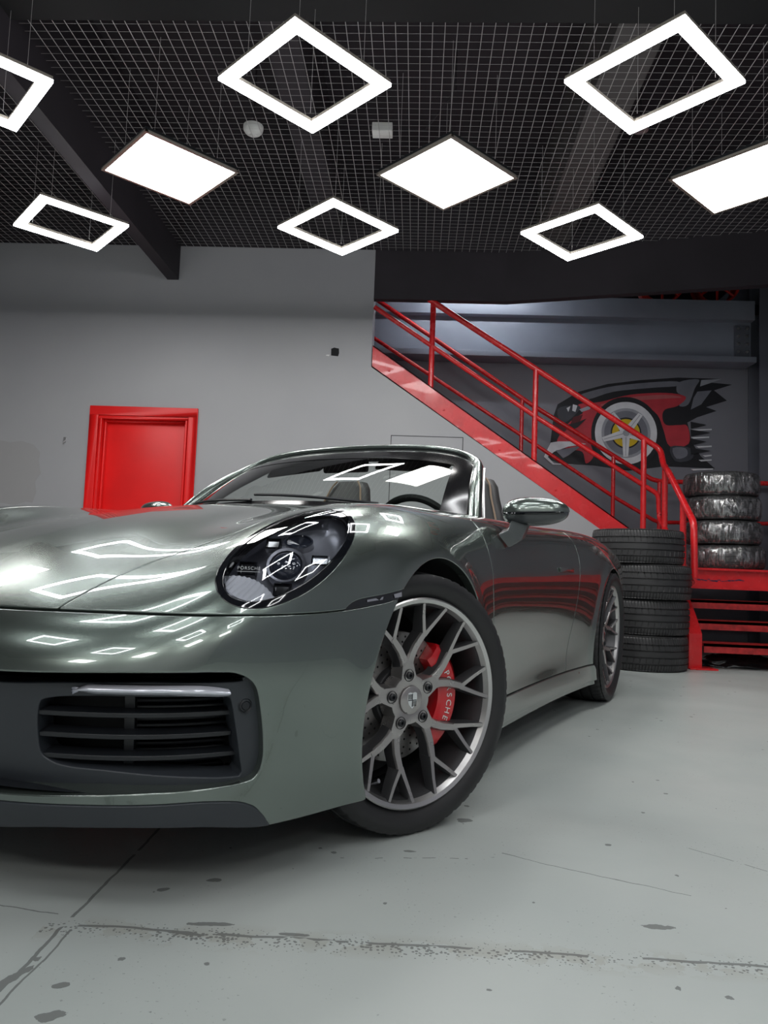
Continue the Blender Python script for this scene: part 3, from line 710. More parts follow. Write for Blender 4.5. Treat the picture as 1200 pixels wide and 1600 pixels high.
ME_BIG = tyre_mesh('tyre_tread', .346, .262, .25, 96, grooves=(-.29, -.105, .08, .25), gw=.009, gd=.009, slant=.8, slot=.005, m=M_RUBBER2)
ME_WRAP = tyre_mesh('tyre_tread_small', .318, .205, .21, 70, grooves=(-.25, 0, .25), slot=.003, m=M_RUBBER2)
def tyre(me, loc, rz, label, group, name='tyre', cat='tyre'):
    t = tag(empty(name, loc, rz), label, cat, group)
    o = bpy.data.objects.new('tread_and_sidewall', me); C.objects.link(o); o.parent = t; o.rotation_euler = (PI/2, 0, 0); return t
lab = ('lowest black tyre of the stack beside the car, on the floor', 'second black tyre from the floor in the stack beside the car', 'third black tyre from the floor in the stack beside the car', 'topmost black tyre of the stack beside the car')
for k in range(4):
    dx, dy = ((.0, 0), (.012, .01), (.02, -.008), (.018, .0))[k]
    if k == 3: t = tyre(ME_BIG, (1.745+dx-.03, 5.93+dy, .1315+.263*k), 1.0, lab[k], 'black tyres stacked on the floor')
    else: t = tyre(ME_BIG, (1.765+dx, 5.93+dy, .1315+.263*k), .4*k, lab[k], 'black tyres stacked on the floor')
# film-wrapped tyres on the landing
def film_material():
    m = bpy.data.materials.new('clear_stretch_film'); m.use_nodes = True; nt = m.node_tree; L = nt.links
    b = nt.nodes['Principled BSDF']; nt.nodes.remove(b)
    tc = nt.nodes.new('ShaderNodeTexCoord'); n = nt.nodes.new('ShaderNodeTexNoise'); n.inputs['Scale'].default_value = 11; n.inputs['Detail'].default_value = 7; n.inputs['Distortion'].default_value = 1.6
    mp = nt.nodes.new('ShaderNodeMapping'); mp.inputs['Scale'].default_value = (2.2, 2.2, .7); L.new(tc.outputs['Object'], mp.inputs[0]); L.new(mp.outputs[0], n.inputs['Vector'])
    bp = nt.nodes.new('ShaderNodeBump'); bp.inputs['Strength'].default_value = .9; bp.inputs['Distance'].default_value = .010; L.new(n.outputs['Fac'], bp.inputs['Height'])
    g = nt.nodes.new('ShaderNodeBsdfGlossy'); g.inputs['Roughness'].default_value = .12; L.new(bp.outputs[0], g.inputs['Normal'])
    d = nt.nodes.new('ShaderNodeBsdfDiffuse'); d.inputs[0].default_value = (.7, .7, .7, 1)
    t = nt.nodes.new('ShaderNodeBsdfTransparent'); t.inputs[0].default_value = (.93, .93, .93, 1)
    m1 = nt.nodes.new('ShaderNodeMixShader'); m1.inputs[0].default_value = .18; L.new(g.outputs[0], m1.inputs[1]); L.new(d.outputs[0], m1.inputs[2])
    m2 = nt.nodes.new('ShaderNodeMixShader'); L.new(ramp(nt, n.outputs['Fac'], [(.44, (.10, .10, .10)), (.54, (.35, .35, .35)), (.68, (.66, .66, .66))]), m2.inputs[0])
    L.new(t.outputs[0], m2.inputs[1]); L.new(m1.outputs[0], m2.inputs[2]); L.new(m2.outputs[0], nt.nodes['Material Output'].inputs[0]); return m
M_FILM = film_material()
def film_mesh(seed):
    rg = random.Random(seed); n = 120; R, W = .325, .212
    prof = [(.19, -.40*W), (.24, -.50*W), (.29, -.49*W), (R-.012, -.40*W), (R, -.28*W), (R+.002, 0), (R, .28*W), (R-.012, .40*W), (.29, .49*W), (.24, .50*W), (.19, .40*W)]
    ph = [rg.uniform(0, 2*PI) for _ in range(14)]; V = []
    for i in range(n):
        a = 2*PI*i/n
        for j, (r, h) in enumerate(prof):
            d = .0035*math.sin(9*a+ph[0]+.5*j)+.003*math.sin(23*a+ph[1]-.8*j)+.0022*math.sin(41*a+ph[2]+1.1*j)+.0012*rg.uniform(-1, 1)
            V.append(((r+d)*math.cos(a), (r+d)*math.sin(a), h))
    F = [(i*11+j, ((i+1) % n)*11+j, ((i+1) % n)*11+j+1, i*11+j+1) for i in range(n) for j in range(10)]
    me = bpy.data.meshes.new('film'); me.from_pydata(V, [], F); me.polygons.foreach_set('use_smooth', [True]*len(F)); me.materials.append(M_FILM); return me
lab = ('lowest film-wrapped tyre of the stack on the red landing', 'second film-wrapped tyre from the landing', 'third film-wrapped tyre from the landing', 'topmost film-wrapped tyre of the stack on the red landing')
for k in range(4):
    dx = (.03, .0, -.005, -.02)[k]
    t = tyre(ME_WRAP, (2.79+dx, 6.93, .79+.108+.2165*k), .7*k, lab[k], 'film-wrapped tyres stacked on the landing', 'wrapped_tyre')
    o = bpy.data.objects.new('plastic_film', film_mesh(k)); C.objects.link(o); o.parent = t
# ---------------------------------------------------------------- painted sports car on the stairwell wall
mu = tag(empty('wall_mural', (2.4, 8.2, 1.9)), 'painted mural of a red sports car front with white wheel on the dark wall', 'mural')
def wq(px, py): return (1.461+.006938*(px-865)-2.4, 2.784-.00713*(py-600)+.000193*(px-865)-1.9)
_lay = [0]
def paint(name, pts, m, smooth=0, raw=False):
    _lay[0] += 1; P = pts if raw else [wq(*p) for p in pts]
    if smooth: P = [(v.x, v.y) for v in catmull([(a, b_, 0) for a, b_ in P], smooth, True)]
    h = -.0006*_lay[0]
    return MB().prism(P, h-.0005, h, lambda a, b_, q: (a, q, b_)).build(name, m, mu)
def pm(name, c): return mat('mural_'+name, c, .55, noise=(7, .12))
K, RD, RD2, RD3 = pm('black', (.012, .013, .018)), pm('red', (.58, .04, .06)), pm('light_red', (.55, .13, .14)), pm('dark_red', (.11, .008, .014))
WH, GY, LG, YL, MG = pm('white', (.80, .82, .86)), pm('grey', (.20, .21, .25)), pm('pale_grey', (.38, .40, .45)), pm('yellow', (.75, .52, .01)), pm('slate', (.055, .06, .075))
paint('black_outline', [(866, 650), (872, 632), (905, 612), (950, 600), (1000, 594), (1060, 590), (1128, 592), (1112, 598), (1144, 601), (1116, 610), (1136, 626), (1104, 636), (1120, 642), (1090, 652), (1075, 660), (1082, 690), (1096, 712), (1118, 731), (1040, 728), (985, 735), (930, 727), (876, 724), (853, 715), (862, 690)], K)
paint('hood_highlight', [(905, 618), (950, 605), (1010, 598), (1058, 596), (1060, 603), (1020, 606), (960, 612), (920, 624)], GY, 4)
paint('hood_highlight', [(1062, 597), (1092, 593), (1086, 607), (1076, 632), (1062, 634), (1068, 620), (1058, 612)], GY, 4)
paint('streak', [(1096, 594), (1128, 592), (1112, 598), (1094, 604)], LG); paint('streak', [(1090, 612), (1112, 610), (1096, 632), (1080, 640), (1084, 622)], GY)
paint('red_wing', [(905, 632), (940, 628), (985, 617), (1040, 614), (1072, 620), (1060, 634), (1040, 640), (1036, 652), (1042, 664), (1062, 664), (1075, 666), (1077, 693), (1048, 697), (1038, 672), (1028, 648), (1005, 632), (980, 628), (955, 634), (938, 652), (926, 668), (905, 664), (912, 644)], RD, 4)
paint('wing_highlight', [(940, 632), (985, 621), (1040, 617), (1066, 621), (1040, 623), (985, 627), (952, 634)], RD2, 3)
paint('front_bumper', [(872, 692), (884, 668), (902, 652), (925, 641), (945, 640), (935, 660), (925, 690), (930, 712), (918, 724), (912, 706), (890, 702)], RD, 4)
paint('nose_panel', [(872, 640), (890, 634), (908, 636), (896, 652), (878, 662)], MG, 3)
paint('lamp', [(906, 640), (928, 632), (922, 640), (910, 644)], LG); paint('lamp', [(896, 632), (903, 634), (900, 644), (895, 642)], WH); paint('lamp', [(886, 638), (892, 635), (889, 644)], WH)
paint('lamp_cluster', [(897, 652), (912, 648), (906, 662), (892, 664)], RD3); paint('grille', [(868, 662), (890, 664), (882, 676), (870, 676)], RD3, 3)
paint('lip', [(862, 692), (874, 690), (900, 690), (918, 694), (890, 698), (868, 706), (858, 714), (868, 724), (900, 726), (866, 726), (852, 714)], WH)
paint('lip_shadow', [(870, 704), (910, 697), (890, 712), (882, 716)], GY)
paint('front_streak', [(888, 664), (904, 660), (918, 654), (904, 668), (892, 674)], K)
paint('side_glass', [(1048, 698), (1074, 698), (1084, 706), (1080, 718), (1056, 720)], MG, 3); paint('side_glass_shine', [(1052, 700), (1072, 700), (1074, 712), (1058, 716)], GY, 3)
for i, (a, b_, y) in enumerate(((1080, 1112, 671), (1080, 1108, 683), (1088, 1112, 697), (1098, 1112, 711), (1092, 1112, 718), (1080, 1114, 732))):
    paint('speed_streak', [(a, y), (b_, y-1), (b_, y+1), (a+4, y+2.4)], WH)
for i, y in enumerate((664, 676, 690, 704)): paint('black_streak', [(1079, y-5), (1104+6*(i % 2), y), (1080, y+6)], K)
# the wheel
cx, cz = wq(979, 677)
def ell(rx, rz, n=48): return [(cx+rx*math.cos(2*PI*i/n), cz+rz*math.sin(2*PI*i/n)) for i in range(n)]
paint('tyre', ell(.375, .40), K, raw=True); paint('white_ring', ell(.335, .345), WH, raw=True); paint('grey_ring', ell(.265, .275), LG, raw=True); paint('dark_ring', ell(.235, .245), GY, raw=True)
paint('brake', ell(.165, .172), K, raw=True); paint('yellow_disc', ell(.15, .155), YL, raw=True); paint('inner_disc', ell(.08, .085), K, raw=True)
for k in range(5):
    a = -PI/2+2*PI*k/5; ca, sa = math.cos(a), math.sin(a)
    f = lambda r, o: (cx+(r*ca-o*sa), cz+(r*sa+o*ca))
    paint('painted_spoke', [f(.0, .045), f(.26, .026), f(.265, -.026), f(.0, -.045)], WH, raw=True)
    paint('spoke_shade', [f(.02, .004), f(.25, .003), f(.25, -.003), f(.02, -.004)], LG, raw=True)
paint('hub', ell(.035, .036), LG, raw=True)
# ---------------------------------------------------------------- the car
def paint_material():
    m = bpy.data.materials.new('metallic_grey_green_paint'); m.use_nodes = True; nt = m.node_tree; b = nt.nodes['Principled BSDF']
    b.inputs['Base Color'].default_value = (.172, .208, .187, 1); b.inputs['Metallic'].default_value = .87; b.inputs['Roughness'].default_value = .25
    b.inputs['Coat Weight'].default_value = 1.0; b.inputs['Coat Roughness'].default_value = .012; b.inputs['Coat IOR'].default_value = 1.7
    return m
M_PAINT = paint_material()
M_GLASS = glass_mat('windscreen_glass', (.80, .86, .82), .95, 0, 1.55)
M_LENS = glass_mat('headlamp_lens', (.93, .95, .97), 1.0, 0, 1.6)
M_GLOSSK = mat('gloss_black', (.006, .007, .009), .06, coat=.5)
M_SATWHEEL = mat('satin_titanium_wheel', (.46, .44, .43), .30, metal=.85, rnoise=(40, .04))
M_WHEELIN = mat('dark_barrel_and_spoke_shade', (.10, .10, .105), .38, metal=.7)
M_RIMEDGE = mat('machined_rim_edge', (.62, .61, .60), .33, metal=1)
M_CALIPER = mat('red_caliper', (.55, .008, .014), .2, coat=.8)
M_DISC = mat('brake_disc_steel', (.33, .32, .31), .35, metal=.9, noise=(18, .25))
M_LEATHER = mat('brown_leather', (.040, .026, .020), .5, bump=(260, .15)); M_INT = mat('black_leather', (.014, .014, .015), .55, bump=(260, .15))
M_STITCH = mat('seat_piping', (.25, .17, .11), .6)
M_DRL = mat('pale_lamp_strip', (.72, .74, .82), .12, metal=.35, coat=1)
_psi = math.radians(27.3); _c0 = Matrix.Rotation(YAW, 3, 'Z') @ Vector((-.653, 2.442, 0))
car = empty('car', (_c0.x, _c0.y, 0), math.atan2(-math.cos(_psi), -math.sin(_psi))+YAW)
tag(car, 'metallic grey-green open-top sports car with its front wheels turned', 'car')

# surface net over the implicit body, left half
def surface_net(h=.0125):
    xs = np.arange(-3.62, 1.04, h); ys = np.arange(-1.5*h, .97, h); zs = np.arange(.088, 1.0, h)
    X, Y = np.meshgrid(xs, ys, indexing='ij'); sd, s = OUT.near(X.ravel(), np.abs(Y).ravel())
    nx, ny, nz = len(xs), len(ys), len(zs)
    P = np.empty((nx*ny, nz)); tp = TOP(X.ravel(), np.abs(Y).ravel()); x1 = X.ravel(); k = .085
    for j, z in enumerate(zs):
        fs = sd+INSET(s, np.full_like(s, z))
        for ax, r in ((-.02, .372), (-2.455, .385)): fs = fs-.010*np.exp(-((np.hypot(x1-ax, z-.345)-r)/.045)**2)*(np.abs(Y.ravel()) > .5)
        ft = (z-tp)*.9; P[:, j] = np.maximum(fs, ft)+np.maximum(k-np.abs(fs-ft), 0)**2/(4*k)
    Fv = P.reshape(nx, ny, nz); ins = Fv < 0
    acc = np.zeros((nx-1, ny-1, nz-1, 3)); cnt = np.zeros((nx-1, ny-1, nz-1)); quads = []
    sh = Fv.shape
    for ax in range(3):
        sl0 = [slice(None)]*3; sl1 = [slice(None)]*3; sl0[ax] = slice(0, -1); sl1[ax] = slice(1, None)
        A, B = Fv[tuple(sl0)], Fv[tuple(sl1)]; cr = (A < 0) != (B < 0); I = np.argwhere(cr)
        a = A[cr]; b_ = B[cr]; t = a/(a-b_); pos = I.astype(float); pos[:, ax] += t
        o1, o2 = [q for q in range(3) if q != ax]
        ok = np.ones(len(I), bool); cells = []
        for d1, d2 in ((0, 0), (-1, 0), (-1, -1), (0, -1)):
            c = I.copy(); c[:, o1] += d1; c[:, o2] += d2
            good = np.all((c >= 0) & (c < np.array([nx-1, ny-1, nz-1])), 1)
            np.add.at(acc, tuple(c[good].T), pos[good]); np.add.at(cnt, tuple(c[good].T), 1); ok &= good; cells.append(c)
        q = np.stack([np.ravel_multi_index(np.clip(c, 0, None).T.tolist(), (nx-1, ny-1, nz-1), mode='clip') for c in cells], 1)
        fl = (a < 0) if ax != 1 else (a >= 0)
        q = np.where(fl[:, None], q, q[:, ::-1]); quads.append(q[ok])
    Q = np.concatenate(quads); m = cnt.ravel() > 0
    idx = -np.ones(m.size, int); idx[m] = np.arange(m.sum())
    V = acc.reshape(-1, 3)[m]/cnt.ravel()[m][:, None]
    V = np.stack([xs[0]+V[:, 0]*h, ys[0]+V[:, 1]*h, zs[0]+V[:, 2]*h], 1)
    return V, idx[Q]
BV, BQ = surface_net(); BV = body_project(BV, 3); BN = body_n(BV); BN /= np.linalg.norm(BN, axis=1)[:, None]
BT = np.concatenate([BQ[:, [0, 1, 2]], BQ[:, [0, 2, 3]]]); BS = OUT.near(BV[:, 0], np.abs(BV[:, 1]))[1]
# make triangles face outwards
_fn = np.cross(BV[BT[:, 1]]-BV[BT[:, 0]], BV[BT[:, 2]]-BV[BT[:, 0]]); _w = (_fn*BN[BT[:, 0]]).sum(1) < 0; BT[_w] = BT[_w][:, ::-1]
def clip(V, N, S, T, g):
    """keep g <= 0; g works on arrays (V, S)"""
    val = g(V, S); ins = val <= 0; c = ins[T].sum(1)
    keep = T[c == 3]; out = [keep]; cut = T[(c == 1) | (c == 2)]
    if len(cut):
        e = {}; nv = []; newT = []
        iv = ins
        def ev(i, j):
            k = (i, j) if i < j else (j, i)
            if k not in e: e[k] = len(V)+len(nv); nv.append(k)
            return e[k]
        for t in cut.tolist():
            k = [iv[q] for q in t]
            if sum(k) == 1:
                while not iv[t[0]]: t = t[1:]+t[:1]
                newT.append((t[0], ev(t[0], t[1]), ev(t[0], t[2])))
            else:
                while iv[t[0]]: t = t[1:]+t[:1]
                a, b_ = ev(t[0], t[1]), ev(t[0], t[2]); newT += [(a, t[1], t[2]), (a, t[2], b_)]
        ab = np.array(nv); A, B = ab[:, 0], ab[:, 1]
        lo = np.where(ins[A], A, B); hi = np.where(ins[A], B, A); t0 = np.zeros(len(ab)); t1 = np.ones(len(ab))
        for _ in range(9):
            tm = (t0+t1)/2; q = g(V[lo]+(V[hi]-V[lo])*tm[:, None], S[lo]+(S[hi]-S[lo])*tm); i = q <= 0; t0 = np.where(i, tm, t0); t1 = np.where(i, t1, tm)
        tm = t0[:, None]; n2 = N[lo]*(1-tm)+N[hi]*tm; n2 /= np.linalg.norm(n2, axis=1)[:, None]
        V = np.concatenate([V, V[lo]+(V[hi]-V[lo])*tm]); N = np.concatenate([N, n2]); S = np.concatenate([S, S[lo]*(1-t0)+S[hi]*t0])
        out.append(np.array(newT, int))
    T = np.concatenate(out) if len(out) > 1 else out[0]
    u, inv = np.unique(T, return_inverse=True)
    return V[u], N[u], S[u], inv.reshape(-1, 3)
def cut_panel(gs, V=None, N=None, S=None, T=None):
    V, N, S, T = (BV, BN, BS, BT) if V is None else (V, N, S, T)
    for g in gs: V, N, S, T = clip(V, N, S, T, g)
    return V, N, S, T
def flange(V, N, T, r=.0025, depth=.014, skip=None):
    """round the free edges over and fold them inwards; skip(P) leaves an edge open"""
    E = np.concatenate([T[:, [0, 1]], T[:, [1, 2]], T[:, [2, 0]]]); key = np.sort(E, 1); _, inv, c = np.unique(key, axis=0, return_inverse=True, return_counts=True)
    B = E[c[inv.ravel()] == 1]
    if skip is not None and len(B): B = B[~(skip(V[B[:, 0]]) & skip(V[B[:, 1]]))]
    if not len(B): return V, N, T
    t = V[B[:, 1]]-V[B[:, 0]]; t /= np.maximum(np.linalg.norm(t, axis=1), 1e-9)[:, None]
    o = np.cross(t, N[B[:, 0]]); acc = np.zeros_like(V); np.add.at(acc, B[:, 0], o); np.add.at(acc, B[:, 1], o)
    u = np.unique(B); n = N[u]; o = acc[u]; o -= n*(o*n).sum(1)[:, None]; o /= np.maximum(np.linalg.norm(o, axis=1), 1e-6)[:, None]
    m = np.zeros(len(V), int); m[u] = np.arange(len(u)); Vs, Ns, Ts = [V], [N], [T]; prev = None; base = len(V)
    rings = [(a, 0) for a in (0, 30, 60, 90)]+[(90, depth)]
    for k, (a, d) in enumerate(rings):
        ar = math.radians(a); Vs.append(V[u]+o*r*math.sin(ar)-n*(r*(1-math.cos(ar))+d)); Ns.append(n*math.cos(ar)+o*math.sin(ar))
        if k:
            p0, p1 = base+(k-1)*len(u)+m[B[:, 0]], base+(k-1)*len(u)+m[B[:, 1]]; q0, q1 = p0+len(u), p1+len(u)
            Ts.append(np.stack([p0, q0, q1], 1)); Ts.append(np.stack([p0, q1, p1], 1))
    return np.concatenate(Vs), np.concatenate(Ns), np.concatenate(Ts)
def both(V, N, T):
    Vm, Nm = V*[1, -1, 1], N*[1, -1, 1]; return np.concatenate([V, Vm]), np.concatenate([N, Nm]), np.concatenate([T, T[:, ::-1]+len(V)])
def put(name, V, N, T, m, parent=None, mirror=None):
    """mirror None: as is; 'both': one mesh over the centre line; 'pair': a left and a right object"""
    parent = parent or car
    if mirror == 'both': V, N, T = both(V, N, T)
    o = mesh_obj(name, V, T, m, parent, True, N); r = [o]
    if mirror == 'pair': r.append(mesh_obj(name, V*[1, -1, 1], T[:, ::-1], m, parent, True, N*[1, -1, 1]))
    return r
at0 = lambda P: P[:, 1] < .0005
G = .0041
def fx(tab):
    xs = np.array([a for a, _ in tab], float); vs_ = np.array([b_ for _, b_ in tab], float)
    i = np.argsort(xs); xs, vs_ = xs[i], vs_[i]
    return lambda q: pchip(xs, vs_, np.clip(q, xs[0], xs[-1]))
ZL_ = fx([(-.2, .66), (.10, .645), (.19, .622), (.30, .599), (.42, .585), (.53, .579), (.71, .576), (.84, .574), (1.0, .572)])
YS_ = fx([(.90, .440), (.80, .447), (.723, .455), (.614, .483), (.55, .52), (.505, .548), (.44, .585), (.36, .605), (.2, .622), (0, .638), (-.3, .65), (-.7, .66)])
XD_ = fx([(.10, -.60), (.30, -.59), (.465, -.562), (.55, -.52), (.627, -.497), (.703, -.492), (.772, -.490), (.84, -.505), (.88, -.54), (1.0, -.6)])
AF, AR, ZA = (-.020, .372), (-2.455, .385), .345
def arch(V, a, extra=0.0): return np.where(V[:, 1] > .45, a[1]+extra-np.hypot(V[:, 0]-a[0], V[:, 2]-ZA), -1)
def polyd(pts):
    """signed distance (inside negative) to a closed outline in the (s, z) chart"""
    P = np.array([(v.x, v.y) for v in catmull([(a, b_, 0) for a, b_ in pts], 6, True)]); Q = np.roll(P, -1, 0); d = Q-P; L2 = (d*d).sum(1)
    def f(s, z):
        o = np.empty(len(s))
        for k in range(0, len(s), 20000):
            p = np.stack([s[k:k+20000], z[k:k+20000]], 1)[:, None]; t = np.clip(((p-P)*d).sum(2)/L2, 0, 1); dd = np.sqrt((((P+t[..., None]*d)-p)**2).sum(2)).min(1)
            c = ((P[:, 1] > p[..., 1]) != (Q[:, 1] > p[..., 1])) & (p[..., 0] < (Q[:, 0]-P[:, 0])*(p[..., 1]-P[:, 1])/np.where(Q[:, 1] == P[:, 1], 1e-9, Q[:, 1]-P[:, 1])+P[:, 0])
            o[k:k+20000] = np.where(c.sum(1) % 2 == 1, -dd, dd)
        return o
    return f
INTAKE = polyd([(-.40, .462), (0, .462), (.20, .463), (.445, .466), (.66, .472), (.83, .472), (.885, .465), (.920, .44), (.938, .39), (.952, .33), (.957, .285), (.948, .255), (.92, .241), (.83, .236), (.66, .232), (.45, .220), (.2, .212), (0, .211), (-.40, .211)])
VENT = polyd([(.478, .385), (.51, .405), (.60, .413), (.74, .417), (.862, .417), (.877, .41), (.893, .36), (.912, .29), (.921, .252), (.90, .247), (.80, .252), (.66, .258), (.54, .262), (.49, .275), (.472, .30)])
LIPZ = fx([(-.1, .197), (.2, .198), (.404, .204), (.66, .212), (.80, .213), (.90, .205), (.945, .19), (.975, .165), (1.0, .14), (1.3, .08)])
LIPB = fx([(0, .135), (.30, .143), (.381, .150), (.544, .167), (.681, .172), (.815, .167), (.996, .145), (1.3, .14)])
MARK = polyd([(1.148, .5865), (1.165, .600), (1.20, .611), (1.28, .621), (1.36, .634), (1.42, .645), (1.42, .614), (1.36, .607), (1.25, .597), (1.18, .590)])
HC, Hn, Ha, Hb, HA, HB = np.array([.470, .746, .711]), np.array([.439, .418, .795]), np.array([.881, -.029, -.471]), np.array([.174, -.908, .381]), .2323, .1057
Hn = Hn/np.linalg.norm(Hn); Ha = Ha-Hn*(Ha@Hn); Ha /= np.linalg.norm(Ha); Hb = np.cross(Hn, Ha); Hb *= np.sign(Hb[1])*-1
def lamp_e(V, grow=0.0):
    d = V-HC; q = np.hypot((d@Ha)/(HA+grow), (d@Hb)/(HB+grow)); return np.where((d@Hn) > -.14, (q-1)*HB, 1.0)
ZSILL = .232
# outer panels
hood = cut_panel([lambda V, S: -V[:, 1], lambda V, S: ZL_(V[:, 0])+G-V[:, 2], lambda V, S: V[:, 1]-YS_(V[:, 0])+G, lambda V, S: -.53-V[:, 0]-.06*(V[:, 1]/.6)**2])
V, N, T = flange(hood[0], hood[1], hood[3], skip=at0); put('hood', V, N, T, M_PAINT, mirror='both')
bump = cut_panel([lambda V, S: -V[:, 1], lambda V, S: -V[:, 0]+.0, lambda V, S: V[:, 2]-ZL_(V[:, 0])+G, lambda V, S: arch(V, AF), lambda V, S: -INTAKE(S, V[:, 2]), lambda V, S: LIPZ(S)+.0045-V[:, 2], lambda V, S: .145-V[:, 2], lambda V, S: -MARK(S, V[:, 2])])
V, N, T = flange(bump[0], bump[1], bump[3], .004, .045, at0); bumper = put('front_bumper', V, N, T, M_PAINT, mirror='both')[0]
lip = cut_panel([lambda V, S: -V[:, 1], lambda V, S: .2-V[:, 0], lambda V, S: V[:, 2]-LIPZ(S), lambda V, S: LIPB(S)-V[:, 2]])
V, N, T = flange(lip[0]+lip[1]*.003, lip[1], lip[3], .002, .03, at0); put('front_lip', V, N, T, M_GREYP, mirror='both')
top_in = lambda V, S: V[:, 0]-(XD_(V[:, 2])-2.1*np.maximum(.80-V[:, 1], 0))
fen = cut_panel([lambda V, S: np.where((V[:, 0] > .05), ZL_(V[:, 0])+G-V[:, 2], -1), lambda V, S: YS_(V[:, 0])+G-V[:, 1], lambda V, S: -top_in(V, S)+G, lambda V, S: arch(V, AF), lambda V, S: -lamp_e(V, .002), lambda V, S: ZSILL+G-V[:, 2], lambda V, S: np.where(V[:, 1] < .715, -.60-V[:, 0], -1), lambda V, S: -MARK(S, V[:, 2])])
V, N, T = flange(fen[0], fen[1], fen[3], .003, .022); put('front_fender', V, N, T, M_PAINT, mirror='pair')
XR_ = fx([(.10, -1.66), (.35, -1.70), (.6, -1.74), (.8, -1.78), (.9, -1.80)])
door = cut_panel([lambda V, S: top_in(V, S)+G, lambda V, S: XR_(V[:, 2])+G-V[:, 0], lambda V, S: ZSILL+G-V[:, 2], lambda V, S: .735-V[:, 1]])
V, N, T = flange(door[0], door[1], door[3], .003, .02); doors = put('door', V, N, T, M_PAINT, mirror='pair')
qtr = cut_panel([lambda V, S: -V[:, 1], lambda V, S: V[:, 0]-XR_(V[:, 2])+G, lambda V, S: arch(V, AR), lambda V, S: np.where(V[:, 0] > -2.1, ZSILL+G-V[:, 2], .2-V[:, 2]), lambda V, S: np.where(V[:, 0] > -2.12, .735-V[:, 1], -1)])
V, N, T = flange(qtr[0], qtr[1], qtr[3], .003, .022, at0); put('rear_body', V, N, T, M_PAINT, mirror='both')
sill = cut_panel([lambda V, S: V[:, 0]+.2, lambda V, S: -2.3-V[:, 0], lambda V, S: V[:, 2]-ZSILL+G, lambda V, S: .155-V[:, 2], lambda V, S: arch(V, AF, .004), lambda V, S: arch(V, AR, .004), lambda V, S: .5-V[:, 1]])
_k = np.clip((ZSILL-sill[0][:, 2])/.02, 0, 1)[:, None]
V, N, T = flange(sill[0]+sill[1]*(.004+.010*_k), sill[1], sill[3], .004, .05); put('side_sill', V, N, T, M_PAINT, mirror='pair')
V, N, T = flange(sill[0]*[1, 1, 1]+sill[1]*.002-np.array([0, 0, .024]), sill[1], sill[3], .003, .05); put('sill_trim', V, N, T, M_PAINT, mirror='pair')
# dark inner shell seen through the shut lines
inn = cut_panel([lambda V, S: -V[:, 1], lambda V, S: arch(V, AF, .012), lambda V, S: arch(V, AR, .012), lambda V, S: -INTAKE(S, V[:, 2])+.012, lambda V, S: -lamp_e(V, .012), lambda V, S: .17-V[:, 2], lambda V, S: np.where((V[:, 0] < -.55) & (V[:, 0] > -2.15), .76-V[:, 1], -1)])
put('inner_shell', inn[0]-inn[1]*.022, inn[1], inn[3], M_DARK, mirror='both')
# side marker lamps
mk = cut_panel([lambda V, S: MARK(S, V[:, 2])-.001, lambda V, S: .3-V[:, 1], lambda V, S: arch(V, AF)])
V, N, T = flange(mk[0]-mk[1]*.001, mk[1], mk[3], .0015, .01); mks = put('marker_lamp', V, N, T, M_GLOSSK, mirror='pair')
mk2 = cut_panel([lambda V, S: MARK(S, V[:, 2])+.0075, lambda V, S: .3-V[:, 1], lambda V, S: 1.19-S, lambda V, S: S-1.35])
if len(mk2[3]):
    put('reflector_strip', mk2[0]+mk2[1]*.0006, mk2[1], mk2[3], M_CHROME, mks[0]); put('reflector_strip', mk2[0]*[1, -1, 1]+mk2[1]*[1, -1, 1]*.0006, mk2[1]*[1, -1, 1], mk2[3][:, ::-1], M_CHROME, mks[1])
# ---- intake: recessed charcoal frame, lamp strip, slats, radiator
def side_pt(s, z, off=0.0):
    s = np.atleast_1d(np.asarray(s, float)); z = np.broadcast_to(np.asarray(z, float), s.shape); P, D, _ = OUT.ev(s+OUT.t0); n = np.stack([D[:, 1], -D[:, 0]], 1); n /= np.linalg.norm(n, axis=1)[:, None]
    q = P+n*(off-INSET(s, z))[:, None]; return np.concatenate([q, z[:, None]], 1)
def patch(name, s0, s1, zlo, zhi, off, m, ns=60, nz=6, parent=None, mirror='pair', thick=0.0):
    """a piece of the bumper chart set back by off"""
    s = np.linspace(s0, s1, ns); V = []; T = []
    for j in range(nz):
        t = j/(nz-1); z = zlo(s)*(1-t)+zhi(s)*t; V.append(side_pt(s, z, off(s, t) if callable(off) else off))
    V = np.concatenate(V)
    for j in range(nz-1):
        for i in range(ns-1): a = j*ns+i; T += [(a, a+1, a+1+ns), (a, a+1+ns, a+ns)]
    T = np.array(T); fn = np.cross(V[T[:, 1]]-V[T[:, 0]], V[T[:, 2]]-V[T[:, 0]]); N = np.zeros_like(V)
    for k in range(3): np.add.at(N, T[:, k], fn)
    N /= np.maximum(np.linalg.norm(N, axis=1), 1e-9)[:, None]
    if thick: V, N, T = flange(V, N, T, .002, thick)
    return put(name, V, N, T, m, parent, mirror)
TOPZ = fx([(0, .420), (.30, .422), (.432, .428), (.545, .438), (.70, .442), (.876, .441), (.93, .45)])
fr = cut_panel([lambda V, S: -V[:, 1], lambda V, S: .3-V[:, 0], lambda V, S: INTAKE(S, V[:, 2])+.001, lambda V, S: -VENT(S, V[:, 2]), lambda V, S: np.where(S < .90, V[:, 2]-TOPZ(S), -1)])
dep = lambda S, z: -.020-.022*np.clip((.86-S)/.25, 0, 1)
V, N, T = flange(fr[0]+fr[1]*dep(fr[2], fr[0][:, 2])[:, None], fr[1], fr[3], .003, .05, at0); ifr = put('intake_frame', V, N, T, M_GREYP, mirror='both')[0]
